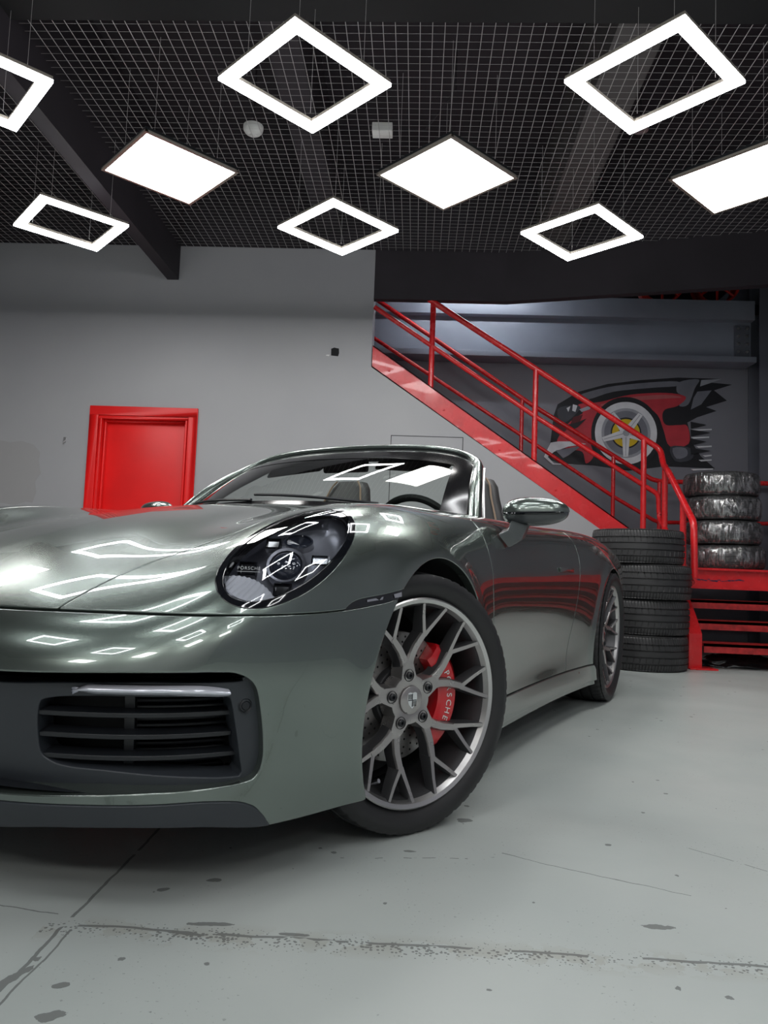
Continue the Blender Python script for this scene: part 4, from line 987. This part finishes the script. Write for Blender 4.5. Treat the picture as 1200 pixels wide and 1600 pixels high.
# roof and floor of the duct
for nm, zf in (('duct_roof', lambda s: .455+0*s), ('duct_floor', lambda s: .235+0*s)):
    s = np.linspace(0, .95, 40); a = side_pt(s, zf(s), -.01); b_ = side_pt(s, zf(s)-(0.012 if nm == 'duct_roof' else -.01), -.16)
    V = np.concatenate([a, b_]); T = np.array([q for i in range(39) for q in ((i, i+1, i+41), (i, i+41, i+40))]); put(nm, V, np.tile([0, 0, -1 if nm == 'duct_roof' else 1], (len(V), 1)), T, M_BLACKP, mirror='pair')
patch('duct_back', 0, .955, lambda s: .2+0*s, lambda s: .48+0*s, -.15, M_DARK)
patch('lamp_strip', .562, .868, lambda s: .4235-.006*np.clip((s-.75)/.1, 0, 1)+.004*np.clip((.60-s)/.04, 0, 1), lambda s: .4415-.010*np.clip((s-.78)/.09, 0, 1)**2-.012*np.clip((.59-s)/.03, 0, 1), lambda s, t: -.020+.012*np.sin(PI*t)-.018*np.clip((.80-s)/.25, 0, 1), M_DRL, thick=.005, nz=8)
for z in (.3795, .337, .2945): patch('slat', .478, .912 if z < .32 else .895, lambda s: z-.003+0*s, lambda s: z+.003+0*s, lambda s, t: -.047+.006*math.sin(PI*t) if 0 else -.047, M_BLACKP, thick=.03, nz=3, ns=40)
for k in range(12):
    z = .262+.0125*k; patch('radiator_fin', .66, .91, lambda s: z-.0012+0*s, lambda s: z+.0012+0*s, -.10, M_BLACKP, thick=.02, nz=2, ns=16)
patch('vent_divider', .655, .675, lambda s: .255+0*s, lambda s: .415+0*s, -.075, M_BLACKP, thick=.03, nz=3, ns=4)
for sg in (1, -1):
    c = side_pt(.908, .397, -.0185)[0]; P_, D_, _ = OUT.ev(np.array([.908+OUT.t0])); n_ = Vector((D_[0, 1], -D_[0, 0]*sg, 0)).normalized()
    e1 = Vector((0, 0, 1)).cross(n_); mw = frame_m((c[0], c[1]*sg, c[2]), e1, Vector((0, 0, 1)), n_)
    o = MB().lathe([(.0, .003), (.0075, .0028), (.009, .0), (.0115, -.001), (.0135, .001), (.015, -.001)], 24).build('parking_sensor', M_BLACKP, car, smooth=True); o.data.transform(mw)
# ---- headlamps
def ring_pts(k, depth, n=72, surf=False):
    th = np.linspace(0, 2*PI, n, endpoint=False); P = HC+np.outer(np.cos(th)*(HA*k), Ha)+np.outer(np.sin(th)*(HB*k), Hb)
    for _ in range(8):
        f = body_f(P); g = (body_f(P+Hn*2e-3)-f)/2e-3; P = P-np.outer(np.clip(f/np.maximum(g, .2), -.03, .03), Hn)
    if depth: P = P-np.outer(np.full(n, depth), Hn)
    return P
lensr = cut_panel([lambda V, S: lamp_e(V, -.001), lambda V, S: .4-V[:, 1]]); gask = cut_panel([lambda V, S: lamp_e(V, -.0005), lambda V, S: -lamp_e(V, -.013), lambda V, S: .4-V[:, 1]])
Vg, Ng, Tg = flange(gask[0]+gask[1]*.001, gask[1], gask[3], .0025, .02)
hls = put('headlamp', Vg, Ng, Tg, M_GLOSSK, mirror='pair')            # the black sealing ring carries the lamp's pieces
def hsub(name, V, T, m, N=None):
    V = np.asarray(V, float); T = [list(f) for f in T]
    for o, s_ in zip(hls, (1, -1)):
        W = V*[1, s_, 1]; F = T if s_ == 1 else [f[::-1] for f in T]
        mesh_obj(name, W, F, m, o, True, None if N is None else N*[1, s_, 1], sharp=40 if N is None else None)
hsub('lens', lensr[0]-lensr[1]*.0005, lensr[3].tolist(), M_LENS, lensr[1])
def loft(rings):
    n = len(rings[0]); V = np.concatenate(rings); T = []
    for k in range(len(rings)-1):
        for i in range(n): j = (i+1) % n; T.append((k*n+i, k*n+j, (k+1)*n+j, (k+1)*n+i))
    T.append(tuple((len(rings)-1)*n+i for i in range(n))); return V, T
M_BOWL = mat('smoked_headlamp_bowl', (.26, .265, .30), .32, metal=.7)
V, T = loft([ring_pts(.93, .006), ring_pts(.92, .03), ring_pts(.86, .055), ring_pts(.70, .075), ring_pts(.4, .085)]); hsub('bowl', V, T, M_BOWL)
r0, r1 = ring_pts(.905, .008), ring_pts(.890, .008); n = 72
V = np.concatenate([r0, r1, r0-Hn*.006, r1-Hn*.006]); T = [q for i in range(n) for j in ((i+1) % n,) for q in ((i, j, n+j, n+i), (n+i, n+j, 3*n+j, 3*n+i), (i, 2*n+i, 2*n+j, j))]; hsub('trim_ring', V, T, M_CHROME)
def hl_at(a, b_, d):
    P = (HC+a*Ha+b_*Hb)[None]
    for _ in range(8):
        f = body_f(P); g = (body_f(P+Hn*2e-3)-f)/2e-3; P = P-np.outer(np.clip(f/np.maximum(g, .2), -.03, .03), Hn)
    return P[0]-Hn*d
ldir = np.array([.80, .36, .48]); ldir /= np.linalg.norm(ldir); lx = np.cross([0, 0, 1.], ldir); lx /= np.linalg.norm(lx); ly = np.cross(ldir, lx)
def turned(c, prof, seg=32, sx=1.0, sy=1.0):
    V = []; n = len(prof)
    for k in range(seg):
        a = 2*PI*k/seg
        for r, h in prof: V.append(c+lx*r*sx*math.cos(a)+ly*r*sy*math.sin(a)+ldir*h)
    T = [(k*n+i, ((k+1) % seg)*n+i, ((k+1) % seg)*n+i+1, k*n+i+1) for k in range(seg) for i in range(n-1)]; return np.array(V), T
M_PROJ = mat('projector_glass', (.03, .035, .05), .03, coat=1); M_RFL = mat('bright_reflector', (.80, .82, .86), .15, metal=1)
c = hl_at(.030, -.012, .052)
V, T = turned(c, [(.046, -.02), (.046, .010), (.043, .014), (.037, .012), (.036, .004)]); hsub('projector_ring', V, T, M_BOWL)
V, T = turned(c, [(.036*math.cos(q), .004+.020*math.sin(q)) for q in [PI/2*i/8 for i in range(9)]]); hsub('projector_lens', V, T, M_PROJ)
c = hl_at(-.060, .014, .040)
V, T = turned(c, [(.034, -.02), (.034, .004), (.030, .006), (.028, 0), (0, -.012)], sy=.55); hsub('upper_lamp', V, T, M_PROJ)
for a, b_, w_, h_ in ((.098, .044, .019, .017), (.105, -.052, .019, .017), (-.035, -.062, .021, .013), (-.02, .056, .017, .014)):
    c = hl_at(a, b_, .038); q = [(-1, -1), (1, -1), (1, 1), (-1, 1)]; V = [c+lx*w_*u*k+ly*h_*v_*k+ldir*d for k, d in ((1.0, -.012), (1.0, .008), (.8, .011), (.72, .004)) for u, v_ in q]
    T = [(r*4+i, r*4+(i+1) % 4, r*4+4+(i+1) % 4, r*4+4+i) for r in range(3) for i in range(4)]+[(12, 13, 14, 15)]; hsub('day_light', V, T, M_RFL if b_ < 0 and a < 0 else M_GLOSSK)
# pale ribbed shelf at the foot of the lamp
V = []; T = []
for i in range(26):
    b_ = -.075+.145*i/25
    for a in (.13+.10*(abs(b_)/.1)**2*.3, .205-.9*(b_+.01)**2*8):
        V.append(hl_at(a, b_, .026+(.003 if i % 2 else 0)))
for i in range(25): T.append((2*i, 2*i+2, 2*i+3, 2*i+1))
hsub('foot_diffuser', V, T, mat('pale_ribbed_lens', (.62, .63, .68), .25, coat=.6))
for o, s_ in zip(hls, (1, -1)):
    c = hl_at(.108, .036, .024); view = Vector((.78, .52, .16)).normalized(); e1 = Vector((0, 0, 1)).cross(view).normalized(); e2 = view.cross(e1)
    if s_ == -1: c = c*[1, -1, 1]; e1 = Vector((-e1.x, e1.y, -e1.z)); e2 = Vector((e2.x, -e2.y, e2.z)); view = Vector((view.x, -view.y, view.z))
    lettering('lettering', 'PORSCHE', .0100, M_WHITEP, o, frame_m(c, e1, e2, view), .0003, 1.2)
    mb_ = MB().box((-.024, -.0005, 0), (.024, .0005, .0004)); mb_.V = [tuple(frame_m(Vector(c)-e2*.0072, e1, e2, view) @ Vector(v)) for v in mb_.V]; mb_.build('printed_line', M_WHITEP, o)
# ---------------------------------------------------------------- wheels (local y points out of the car)
def spoke_mesh(R):
    """one Y of the wheel: stem from the hub arm, then two blades out to the rim"""
    k = R/.2715; mb = MB(); yd = lambda r: .070+.036*(max(r/k-.07, 0)/.18)**1.6
    def seg(pts, w0, w1, th0, th1, ly_=0.0):
        n = len(pts); V = []
        for i, (r, a) in enumerate(pts):
            t = i/(n-1); w = (w0*(1-t)+w1*t)/2; th = th0*(1-t)+th1*t; a0 = math.radians(a); p = Vector((r*k*math.sin(a0), r*k*math.cos(a0)))
            r2, a2 = pts[min(i+1, n-1)]; r1, a1 = pts[max(i-1, 0)]
            d = Vector((r2*k*math.sin(math.radians(a2))-r1*k*math.sin(math.radians(a1)), r2*k*math.cos(math.radians(a2))-r1*k*math.cos(math.radians(a1)))).normalized(); s_ = Vector((d.y, -d.x)); y = yd(r*k)+ly_
            for u, dy in ((-1.25, -th), (-1.0, -.006), (-.70, 0), (.70, 0), (1.0, -.006), (1.25, -th)):
                q = p+s_*w*u; V.append((q.x, y+dy, q.y))
        F = [(i*6+j, i*6+(j+1) % 6, i*6+6+(j+1) % 6, i*6+6+j) for i in range(n-1) for j in range(6)]+[tuple(range(6)), tuple((n-1)*6+j for j in range(6))]
        mb.add(V, F)
    seg([(.050, -16), (.088, -14), (.113, -11.2), (.140, -6.8), (.165, -2.2), (.182, 0)], .030, .020, .034, .040)
    for s_ in (-1, 1): seg([(.172, 0), (.192, s_*3.0), (.222, s_*6.6), (.256, s_*9.2)], .0175, .0125, .0405, .030, -.0009)
    return mb
def make_wheel(name, R, RT, W, mesh_t, loc, rz, camber=0.0, front=True):
    k = R/.2715; yl = .120 if front else .135
    rim = MB().lathe([(R-.028, -yl), (R, -yl), (R, -yl+.012), (R-.018, -yl+.02), (R-.030, -.05), (R-.032, .04), (R-.020, yl-.018), (R-.012, yl-.006), (R-.003, yl-.008), (R, yl-.006), (R+.0005, yl-.014), (R-.008, yl-.022), (R-.02, .03), (R-.02, -.05), (R-.012, -yl+.03)], 96, axis='y', closed=True).build('wheel', M_WHEELIN, car, smooth=True)
    rim.location = loc; rim.rotation_euler = (camber, 0, rz)
    MB().lathe([(R-.021, yl-.020), (R-.014, yl-.006), (R-.004, yl-.001), (R, yl-.004)], 96, axis='y').build('rim_edge', M_RIMEDGE, rim, smooth=True)
    o = bpy.data.objects.new('tyre', mesh_t); C.objects.link(o); o.parent = rim; o.rotation_euler = (0, .3, 0)
    dy = yl-.115; first = None
    for j in range(5):
        for m_ in (0, 1):
            if first is None:
                first = [None, None]
            if first[m_] is None:
                sm = spoke_mesh(R); sm.V = [((v[0] if m_ == 0 else -v[0]), v[1]+dy, v[2]) for v in sm.V]
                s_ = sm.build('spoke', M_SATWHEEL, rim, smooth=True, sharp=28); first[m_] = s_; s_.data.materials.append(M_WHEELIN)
                for pg in s_.data.polygons: pg.material_index = 1 if pg.normal.y < .45 else 0  # shade on the spoke sides is put into a darker material
            else:
                s_ = first[m_].copy(); C.objects.link(s_)
            s_.rotation_euler = (0, math.radians(72*j+(18 if m_ == 0 else -18)+8), 0)
    # hub: five-lobed star with bolt pockets
    hub = MB(); pts = []
    for q in range(60):
        a = 2*PI*q/60; r = (.078+.038*max(math.cos(5*a), -.30)**1 if math.cos(5*a) > -.30 else .0666)*k; pts.append((a+math.radians(8), r))
    V = []
    for f_, y in ((1.06, .030), (1.0, .066), (.95, .0725), (.55, .0735), (.44, .070), (0.0001, .070)):
        for a, r in pts:
            rr = r*f_ if f_ > .6 else .085*k*f_*.9; V.append((rr*math.sin(a), y+dy, rr*math.cos(a)))
    hub.add(V, [(i*60+j, i*60+(j+1) % 60, i*60+60+(j+1) % 60, i*60+60+j) for i in range(5) for j in range(60)]); hub.build('hub', M_SATWHEEL, rim, smooth=True, sharp=30)
    for j in range(5):
        a = math.radians(72*j+8); x, z = .065*math.sin(a), .065*math.cos(a)
        if j == 0:
            b0 = MB().lathe([(.0165, .0742), (.0155, .0765), (.0145, .070), (.010, .0685), (.0095, .079), (.0075, .081), (.0045, .081), (.004, .074), (0, .074)], 20, axis='y').build('lug_bolt', M_BLACKP, rim, smooth=True); b_ = b0
        else: b_ = b0.copy(); C.objects.link(b_)
        b_.location = (x, dy-.0005, z)
    cap = MB().lathe([(.036, .0725), (.0365, .077), (.034, .0785), (0, .0795)], 36, axis='y', at=(0, dy, 0)).build('centre_cap', M_SATWHEEL, rim, smooth=True)
    # crest on the cap: shield outline, quarters and bars
    y0 = .0797+dy; sh = [(-.015, .018), (-.008, .021), (0, .019), (.008, .021), (.015, .018), (.016, .004), (.012, -.010), (0, -.022), (-.012, -.010), (-.016, .004)]
    cr = MB().prism(sh, y0-.001, y0+.0006, lambda a, b_, h: (a, h, b_)).build('crest', M_CHROME, rim); kx = MB()
    for sx, sz in ((1, 1), (-1, -1)):
        for q in range(3): kx.box((min(sx*(.0025+q*.0045), sx*(.0045+q*.0045)), y0+.0004, min(sz*.002, sz*.016)), (max(sx*(.0025+q*.0045), sx*(.0045+q*.0045)), y0+.0012, max(sz*.002, sz*.016)) if sz > 0 or q < 2 else (sx*(.0025+q*.0045), y0+.0012, sz*.002))
    kx.box((-.014, y0+.0004, -.001), (.014, y0+.0012, .001)).box((-.0008, y0+.0004, -.017), (.0008, y0+.0012, .017)); kx.build('crest_bars', M_BLACKP, rim)
    vx, vz = .238*k*math.sin(math.radians(150)), .238*k*math.cos(math.radians(150))
    MB().tube([(vx*1.02, .055, vz*1.02), (vx*.94, .088, vz*.94)], .0045, 10).tube([(vx*.95, .084, vz*.95), (vx*.92, .097, vz*.92)], .0058, 10).build('valve', M_ALU, rim, smooth=True)
    # brake disc (drilled) and caliper do not turn with the rim but share the hub
    dsk = MB().lathe([(.085, -.012), (.172*k, -.012), (.174*k, -.01), (.174*k, .014), (.172*k, .016), (.085, .016)], 72, axis='y', closed=True).build('brake_disc', M_DISC, rim, smooth=True)
    MB().lathe([(.0, .03), (.078, .03), (.085, .02), (.085, -.01), (0, -.01)], 40, axis='y').build('disc_bell', M_WHEELIN, rim, smooth=True)
    dh = MB()
    for q in range(36):
        a = 2*PI*q/36
        for i, r in enumerate((.105, .125, .145, .16)):
            b2 = a+i*.05; dh.lathe([(0, .0164), (.0035, .0164)], 6, axis='y', at=(r*k*math.cos(b2), 0, r*k*math.sin(b2)))
    dh.build('disc_holes', M_DARK, dsk)
    cal = MB(); n = 22; A0, A1 = math.radians(128), math.radians(232); V = []
    for i in range(n+1):
        t = i/n; a = A0+(A1-A0)*t; e = math.sin(PI*t)**.35; ro = (.178+.010*e)*k; ri = (.124-.008*e)*k
        for r, y in ((ri, .018), (ri, .052+.006*e), (ri+.012, .060+.006*e), (ro-.014, .060+.006*e), (ro, .048+.006*e), (ro, -.05), (ro-.02, -.055), (ro-.02, .018)): V.append((r*math.cos(a), y, r*math.sin(a)))
    cal.add(V, [(i*8+j, i*8+(j+1) % 8, i*8+8+(j+1) % 8, i*8+8+j) for i in range(n) for j in range(8)]+[tuple(range(8)), tuple(n*8+j for j in range(8))]); cal.build('brake_caliper', M_CALIPER, rim, smooth=True, sharp=40)
    # lettering runs along the caliper's arc
    word = 'PORSCHE'
    for i, ch in enumerate(word):
        a = math.radians(180-24+i*8.0); r = .150*k; c = Vector((r*math.cos(a), .0672, r*math.sin(a))); rad = Vector((math.cos(a), 0, math.sin(a))); tang = Vector((-math.sin(a), 0, math.cos(a)))
        lettering('lettering', ch, .026, M_WHITEP, rim, frame_m(c, tang*1, tang.cross(Vector((0, 1, 0)))*-1, Vector((0, 1, 0))), .0004)
    return rim
ME_F = tyre_mesh('front_tyre', .340, .247, .2675, 60, grooves=(-.27, -.09, .09, .27), slant=1.6, slot=.0022); ME_R = tyre_mesh('rear_tyre', .358, .305, .280, 60, grooves=(-.27, -.09, .09, .27), slant=1.6, slot=.0022)
STEER = math.radians(-24.4)
make_wheel('wheel', .2715, .34, .247, ME_F, (.0125, .787, .3385), STEER, math.radians(-1.0))
make_wheel('wheel', .2715, .34, .247, ME_F, (-.0125, -.787, .3385), PI+STEER, math.radians(-1.0))
make_wheel('wheel', .2840, .358, .305, ME_R, (-2.45, .782, .3565), 0, math.radians(-1.5), False)
make_wheel('wheel', .2840, .358, .305, ME_R, (-2.45, -.782, .3565), PI, math.radians(-1.5), False)
for sg in (1, -1):
    for (ax, ar) in (AF, AR):
        V = []; n = 40; a0, a1 = math.radians(-28), math.radians(208)
        th = np.linspace(a0, a1, n+1); ep = np.stack([ax+ar*np.cos(th), np.full(n+1, .88), ZA+ar*np.sin(th)], 1)
        for _ in range(12): ep[:, 1] -= np.clip(body_f(ep), -.03, .03)
        edge = ep[:, 1]
        for i in range(n+1):
            a = a0+(a1-a0)*i/n; r = ar+.012
            yo = edge[i]-.006
            for y in (yo, .80, .70, .50, .44): rr = (ar+.005 if y == yo else r) if y > .45 else r*.02; V.append((ax+rr*math.cos(a), sg*y, ZA+rr*math.sin(a)))
        F = [(i*5+j, i*5+j+1, i*5+6+j, i*5+5+j) for i in range(n) for j in range(4)]
        mesh_obj('wheel_arch_liner', V, F, M_DARK, car, True, sharp=50)
# ---------------------------------------------------------------- windscreen, frame, mirrors, cabin
def ws(w, t, off=0.0):
    def p(w, t):
        a = abs(w); bx = -.455-.285*a**2.2; by = .705*w; bz = .905-.03*w*w
        tx = -1.115-.012*w*w; ty = .585*w; tz = 1.222-.030*a**2-.035*a**6
        x, y, z = bx+(tx-bx)*t, by+(ty-by)*t, bz+(tz-bz)*t; q = 4*t*(1-t)*.022
        return Vector((x+q*.55, y, z+q*.8))
    P = p(w, t)
    if off:
        e = 1e-3; n = (p(w+e, t)-p(w-e, t)).cross(p(w, min(t+e, 1))-p(w, max(t-e, 0))).normalized()
        if n.x < 0: n = -n
        P = P+n*off
    return P
def ws_grid(name, ws_, ts_, off, m, parent=car, th=0.0):
    V = [ws(w, t, off) for t in ts_ for w in ws_]; n = len(ws_); F = [(j*n+i, j*n+i+1, j*n+n+i+1, j*n+n+i) for j in range(len(ts_)-1) for i in range(n-1)]
    return mesh_obj(name, V, F, m, parent, True)
lin = lambda a, b_, n: [a+(b_-a)*i/(n-1) for i in range(n)]
wsg = ws_grid('windscreen', lin(-.985, .985, 48), lin(-.02, .985, 24), 0, M_GLASS)
M_FRIT = mat('black_glass_border', (.006, .006, .007), .12)
ws_grid('black_border', lin(-.99, .99, 48), lin(.74, 1.0, 8), .0015, M_FRIT, wsg)
for s_ in (-1, 1): ws_grid('black_border', lin(s_*.875, s_*.995, 6), lin(-.02, 1.0, 30), .0015, M_FRIT, wsg)
ws_grid('black_border', lin(-.99, .99, 48), lin(-.02, .05, 4), .0015, M_FRIT, wsg)
path = [ws(1.03, t) for t in lin(-.12, .86, 14)]+[ws(w, t) for w, t in ((1.018, .93), (.985, .985), (.93, 1.015))]+[ws(w, 1.03) for w in lin(.86, 0, 14)]
full = path+[Vector((p.x, -p.y, p.z)) for p in path[-2::-1]]
sec = [(.026*math.cos(a)*(1.0), .019*math.sin(a)) for a in [2*PI*i/16 for i in range(16)]]
ctr = Vector((-1.0, 0, .95))
fr_o = MB().sweep(full, sec, up=lambda i: (full[i]-ctr).normalized(), scale=[1.35-.55*min(max((full[i].z-1.02)/.17, 0), 1) for i in range(len(full))]).build('windscreen_frame', M_PAINT, car, smooth=True, sharp=60)
trp = [ws(.985, t, -.03) for t in lin(-.02, .86, 14)]+[ws(w, t, -.03) for w, t in ((.97, .91), (.93, .95), (.88, .965))]+[ws(w, .97, -.03) for w in lin(.80, 0, 14)]
trf = trp+[Vector((p.x, -p.y, p.z)) for p in trp[-2::-1]]
MB().sweep(trf, [(.034*math.cos(a), .016*math.sin(a)) for a in [2*PI*i/12 for i in range(12)]], up=lambda i: (trf[i]-ctr).normalized()).build('inner_frame_trim', M_INT, car, smooth=True, sharp=60)
# bright seal along the outside of each pillar
for s_ in (1, -1):
    pp = [ws(1.062, t)+Vector((-.012, .0, -.004)) for t in lin(-.06, .90, 14)]; pp = [Vector((p.x, p.y*s_, p.z)) for p in pp]
    MB().tube(pp, .0065, 8).build('pillar_seal', M_ALU, car, smooth=True)
# cowl, wipers, dashboard
V = []; F = []; xs_ = lin(-.45, -.98, 12); ys_ = lin(-.70, .70, 28)
for x in xs_:
    for y in ys_:
        b_ = -.455-.285*abs(y/.705)**2.2; z = .893-.03*(y/.7)**2 if x > b_ else .893-.03*(y/.7)**2-.02*math.sin(min((b_-x)/.3, 1)*PI)+.012
        V.append((x, y, z-.012))
F = [(i*28+j, i*28+j+1, i*28+29+j, i*28+28+j) for i in range(11) for j in range(27)]
mesh_obj('dashboard', V, F, M_INT, car, True)
for y0, y1 in ((.42, -.12), (-.10, -.58)):
    pts = [ws(w/.705, .045+.01*k, .008) for k, w in enumerate(lin(y0, y1, 8))]; MB().tube(pts, .006, 6).build('wiper', M_BLACKP, car, smooth=True)
# floor, tub, rear deck
MB().box((.62, -.66, .135), (.40, .66, .2)).box((-.38, -.80, .135), (-2.02, .80, .20)).box((-2.86, -.6, .16), (-3.35, .6, .22)).box((.42, -.45, .14), (-2.9, .45, .22)).build('underbody', M_DARK, car)
MB().box((-.8, -.74, .22), (-2.1, .74, .30)).box((-2.05, -.74, .3), (-2.2, .74, .86)).build('cabin_tub', M_INT, car)
for s_ in (1, -1):
    MB().box((-.62, min(s_*.715, s_*.745), .3), (-1.95, max(s_*.715, s_*.745), .845)).build('door_lining', M_LEATHER, car, bevel=.01)
MB().box((-1.98, -.62, .84), (-2.16, .62, .895)).build('folded_roof_cover', M_INT, car, bevel=.02)
def seat(y):
    prof = [(.0, .235), (.25, .25), (.45, .235), (.60, .205), (.72, .165), (.82, .128), (.90, .105), (.945, .075), (.955, 0)]
    V = []; nn = 24; N_ = len(prof)
    for h, w in prof:
        cx = -1.42-.36*h+.02*math.sin(h*3); cz = .36+.84*h; dpt = .075*(1-.25*h) if w > 0 else .001
        for i in range(nn):
            a = 2*PI*i/nn; c, s_ = math.cos(a), math.sin(a); e = .55
            V.append((cx+dpt*abs(s_)**e*(1 if s_ > 0 else -1), y+w*abs(c)**e*(1 if c > 0 else -1), cz))
    F = [(k*nn+i, k*nn+(i+1) % nn, k*nn+nn+(i+1) % nn, k*nn+nn+i) for k in range(N_-1) for i in range(nn)]+[tuple(range(nn))]
    o = mesh_obj('seat', V, F, M_INT, car, True, sharp=50)
    for s_ in (-1, 1):
        pp = [(-1.42-.36*h+.072, y+s_*w*.86, .36+.84*h) for h, w in prof[:-1]]; MB().tube(catmull(pp, 4), .005, 6).build('piping', M_STITCH, o, smooth=True)
    MB().box((-1.0, y-.24, .36), (-1.45, y+.24, .48)).build('seat_cushion', M_INT, o, bevel=.04, seg=3)
seat(.37); seat(-.37)
sw = Vector((-1.02, .37, .815)); ax_ = Vector((-.90, 0, .43)).normalized(); e1 = Vector((0, 1, 0)); e2 = ax_.cross(e1)
if e2.z < 0: e2 = -e2
ring = [sw+e1*.182*math.cos(a)+e2*.182*math.sin(a) for a in [2*PI*i/48 for i in range(48)]]
swo = MB().tube(ring, .016, 10, closed=True).build('steering_wheel', M_INT, car, smooth=True)
for a in (-.25, PI+.25, -PI/2): MB().tube([sw-ax_*.02, sw+e1*.175*math.cos(a)+e2*.175*math.sin(a)], .012, 8).build('spoke', M_ALU, swo, smooth=True)
MB().lathe([(0, .02), (.05, .016), (.06, 0), (.05, -.03), (0, -.03)], 24).build('airbag_hub', M_INT, swo, smooth=True).data.transform(frame_m(sw-ax_*.02, e1, e2, ax_))
# rear-view mirror and sun visors under the header
im = MB(); c = ws(0, .80)-Vector((.055, 0, .035)); im.box((-.012, -.115, -.030), (.012, .115, .030)); im.V = [tuple(Vector(v)+c) for v in im.V]; im.build('rear_view_mirror', M_INT, car, bevel=.012, seg=3)
MB().tube([ws(0, .90)-Vector((.01, 0, .01)), c+Vector((-.01, 0, .02))], .012, 8).build('mirror_stem', M_INT, car, smooth=True)
MB().box((-.03, -.05, -.02), (.03, .05, .02)).build('sensor_pod', M_INT, car, bevel=.008).data.transform(Matrix.Translation(ws(0, .88)-Vector((.03, 0, .02))))
for s_ in (1, -1):
    P = [ws(s_*.22, .93)-Vector((.04, 0, .03)), ws(s_*.80, .93)-Vector((.04, 0, .03)), ws(s_*.76, .80)-Vector((.055, 0, .045)), ws(s_*.24, .80)-Vector((.055, 0, .045))]; d = Vector((-.012, 0, -.006))
    MB().hexa([tuple(p) for p in P]+[tuple(p+d) for p in P]).build('sun_visor', M_INT, car, bevel=.004)
# door mirrors
M_STALK = mat('mirror_stalk_grey', (.085, .095, .095), .28, coat=.4)
def door_mirror(s_):
    c = Vector((-.845, .930, .9075)); lat = Vector((-.28, .96, .0)).normalized(); fw_ = Vector((.96, .28, 0)).normalized(); nu, nv = 40, 26
    def P(u, v):
        # u 0..2pi round the lateral axis, v -1..1 along it
        r = max(1-abs(v)**2.7, 0)**.46; cu, su = math.cos(u), math.sin(u)
        f = (.070 if cu > 0 else .030)*abs(cu)**.85*(1 if cu > 0 else -1); h = (.057 if su > 0 else .050)*abs(su)**.8*(1 if su > 0 else -1)
        taper = 1-.10*v; lift = .004*v
        return c+lat*(.124*v)+fw_*f*r*(1.0-.12*v)+Vector((0, 0, h*r*taper+lift))
    V = [P(2*PI*i/nu, -math.cos(PI*j/(nv-1))) for j in range(nv) for i in range(nu)]
    lo, hi = [], []
    for j in range(nv-1):
        for i in range(nu):
            f = (j*nu+i, j*nu+(i+1) % nu, j*nu+nu+(i+1) % nu, j*nu+nu+i); u = (i+.5)/nu; (hi if .0 <= u < .47 else lo).append(f)
    fl = lambda q: Vector((q.x, q.y*s_, q.z)); W = [fl(v) for v in V]; o = lambda F: F if s_ == 1 else [f[::-1] for f in F]
    base = mesh_obj('door_mirror', W, o(hi), M_PAINT, car, True)
    mesh_obj('lower_shell', [v-(v-fl(c))*.02 for v in W], o(lo), mat('mirror_lower_shell', (.05, .056, .06), .22, coat=.6), base, True)
    gv = [fl(c+lat*(.100*math.cos(a))-fw_*.033+Vector((0, 0, .042*math.sin(a)))) for a in [2*PI*i/32 for i in range(32)]]
    mesh_obj('mirror_glass', gv, [tuple(range(32))], M_CHROME, base)
    tr = [fl(P(2*PI*.985, v)+fw_*.0015) for v in lin(-.93, .80, 18)]; MB().tube(tr, .0042, 8).build('trim_line', M_GLOSSK, base, smooth=True)
    # stalk: from the door shoulder up to the housing
    q0 = [(-.655, .850, .815), (-.715, .872, .770), (-.79, .876, .788), (-.735, .842, .838)]
    q1 = [(-.765, .862, .872), (-.815, .915, .862), (-.868, .905, .868), (-.825, .850, .882)]
    mid = [tuple((Vector(a)*.62+Vector(b_)*.38)+Vector((.006, .018, -.006))) for a, b_ in zip(q0, q1)]
    mb = MB(); V = [fl(Vector(v)) for v in q0+mid+q1]
    mb.add(V, [(0, 1, 2, 3), (11, 10, 9, 8)]+[(k*4+i, k*4+(i+1) % 4, k*4+4+(i+1) % 4, k*4+4+i) for k in (0, 1) for i in range(4)]); mb.build('stalk', M_STALK, base, bevel=.006, seg=3, sharp=60)
for s_ in (1, -1): door_mirror(s_)
# door handles, fuel of small things
for d, s_ in zip(doors, (1, -1)):
    s0 = s_at(-1.52, .88); P = [side_pt(s0+q, .705, .004+.006*math.sin(PI*i/10))[0]*[1, s_, 1] for i, q in enumerate(lin(-.11, .11, 11))]
    MB().sweep([tuple(p) for p in P], [(-.004, -.009), (.004, -.011), (.004, .011), (-.004, .009)]).build('door_handle', M_PAINT, d, bevel=.002)
for s_ in (1, -1):     # tail lamps so that the rear is not blank
    s0 = s_at(-3.35, .72); patch_pts = [side_pt(s_, z, .002)[0] for s_ in lin(s0-.25, s0+.45, 14) for z in (.66, .70)] if 0 else None
patch('tail_lamp', s_at(-3.2, .83), OUT.t1-OUT.t0, lambda s: .665+0*s, lambda s: .70+0*s, .003, mat('tail_lamp_red', (.35, .004, .006), .1, coat=1), nz=3, ns=30, thick=.01)
for g in (1, -1):
    pass
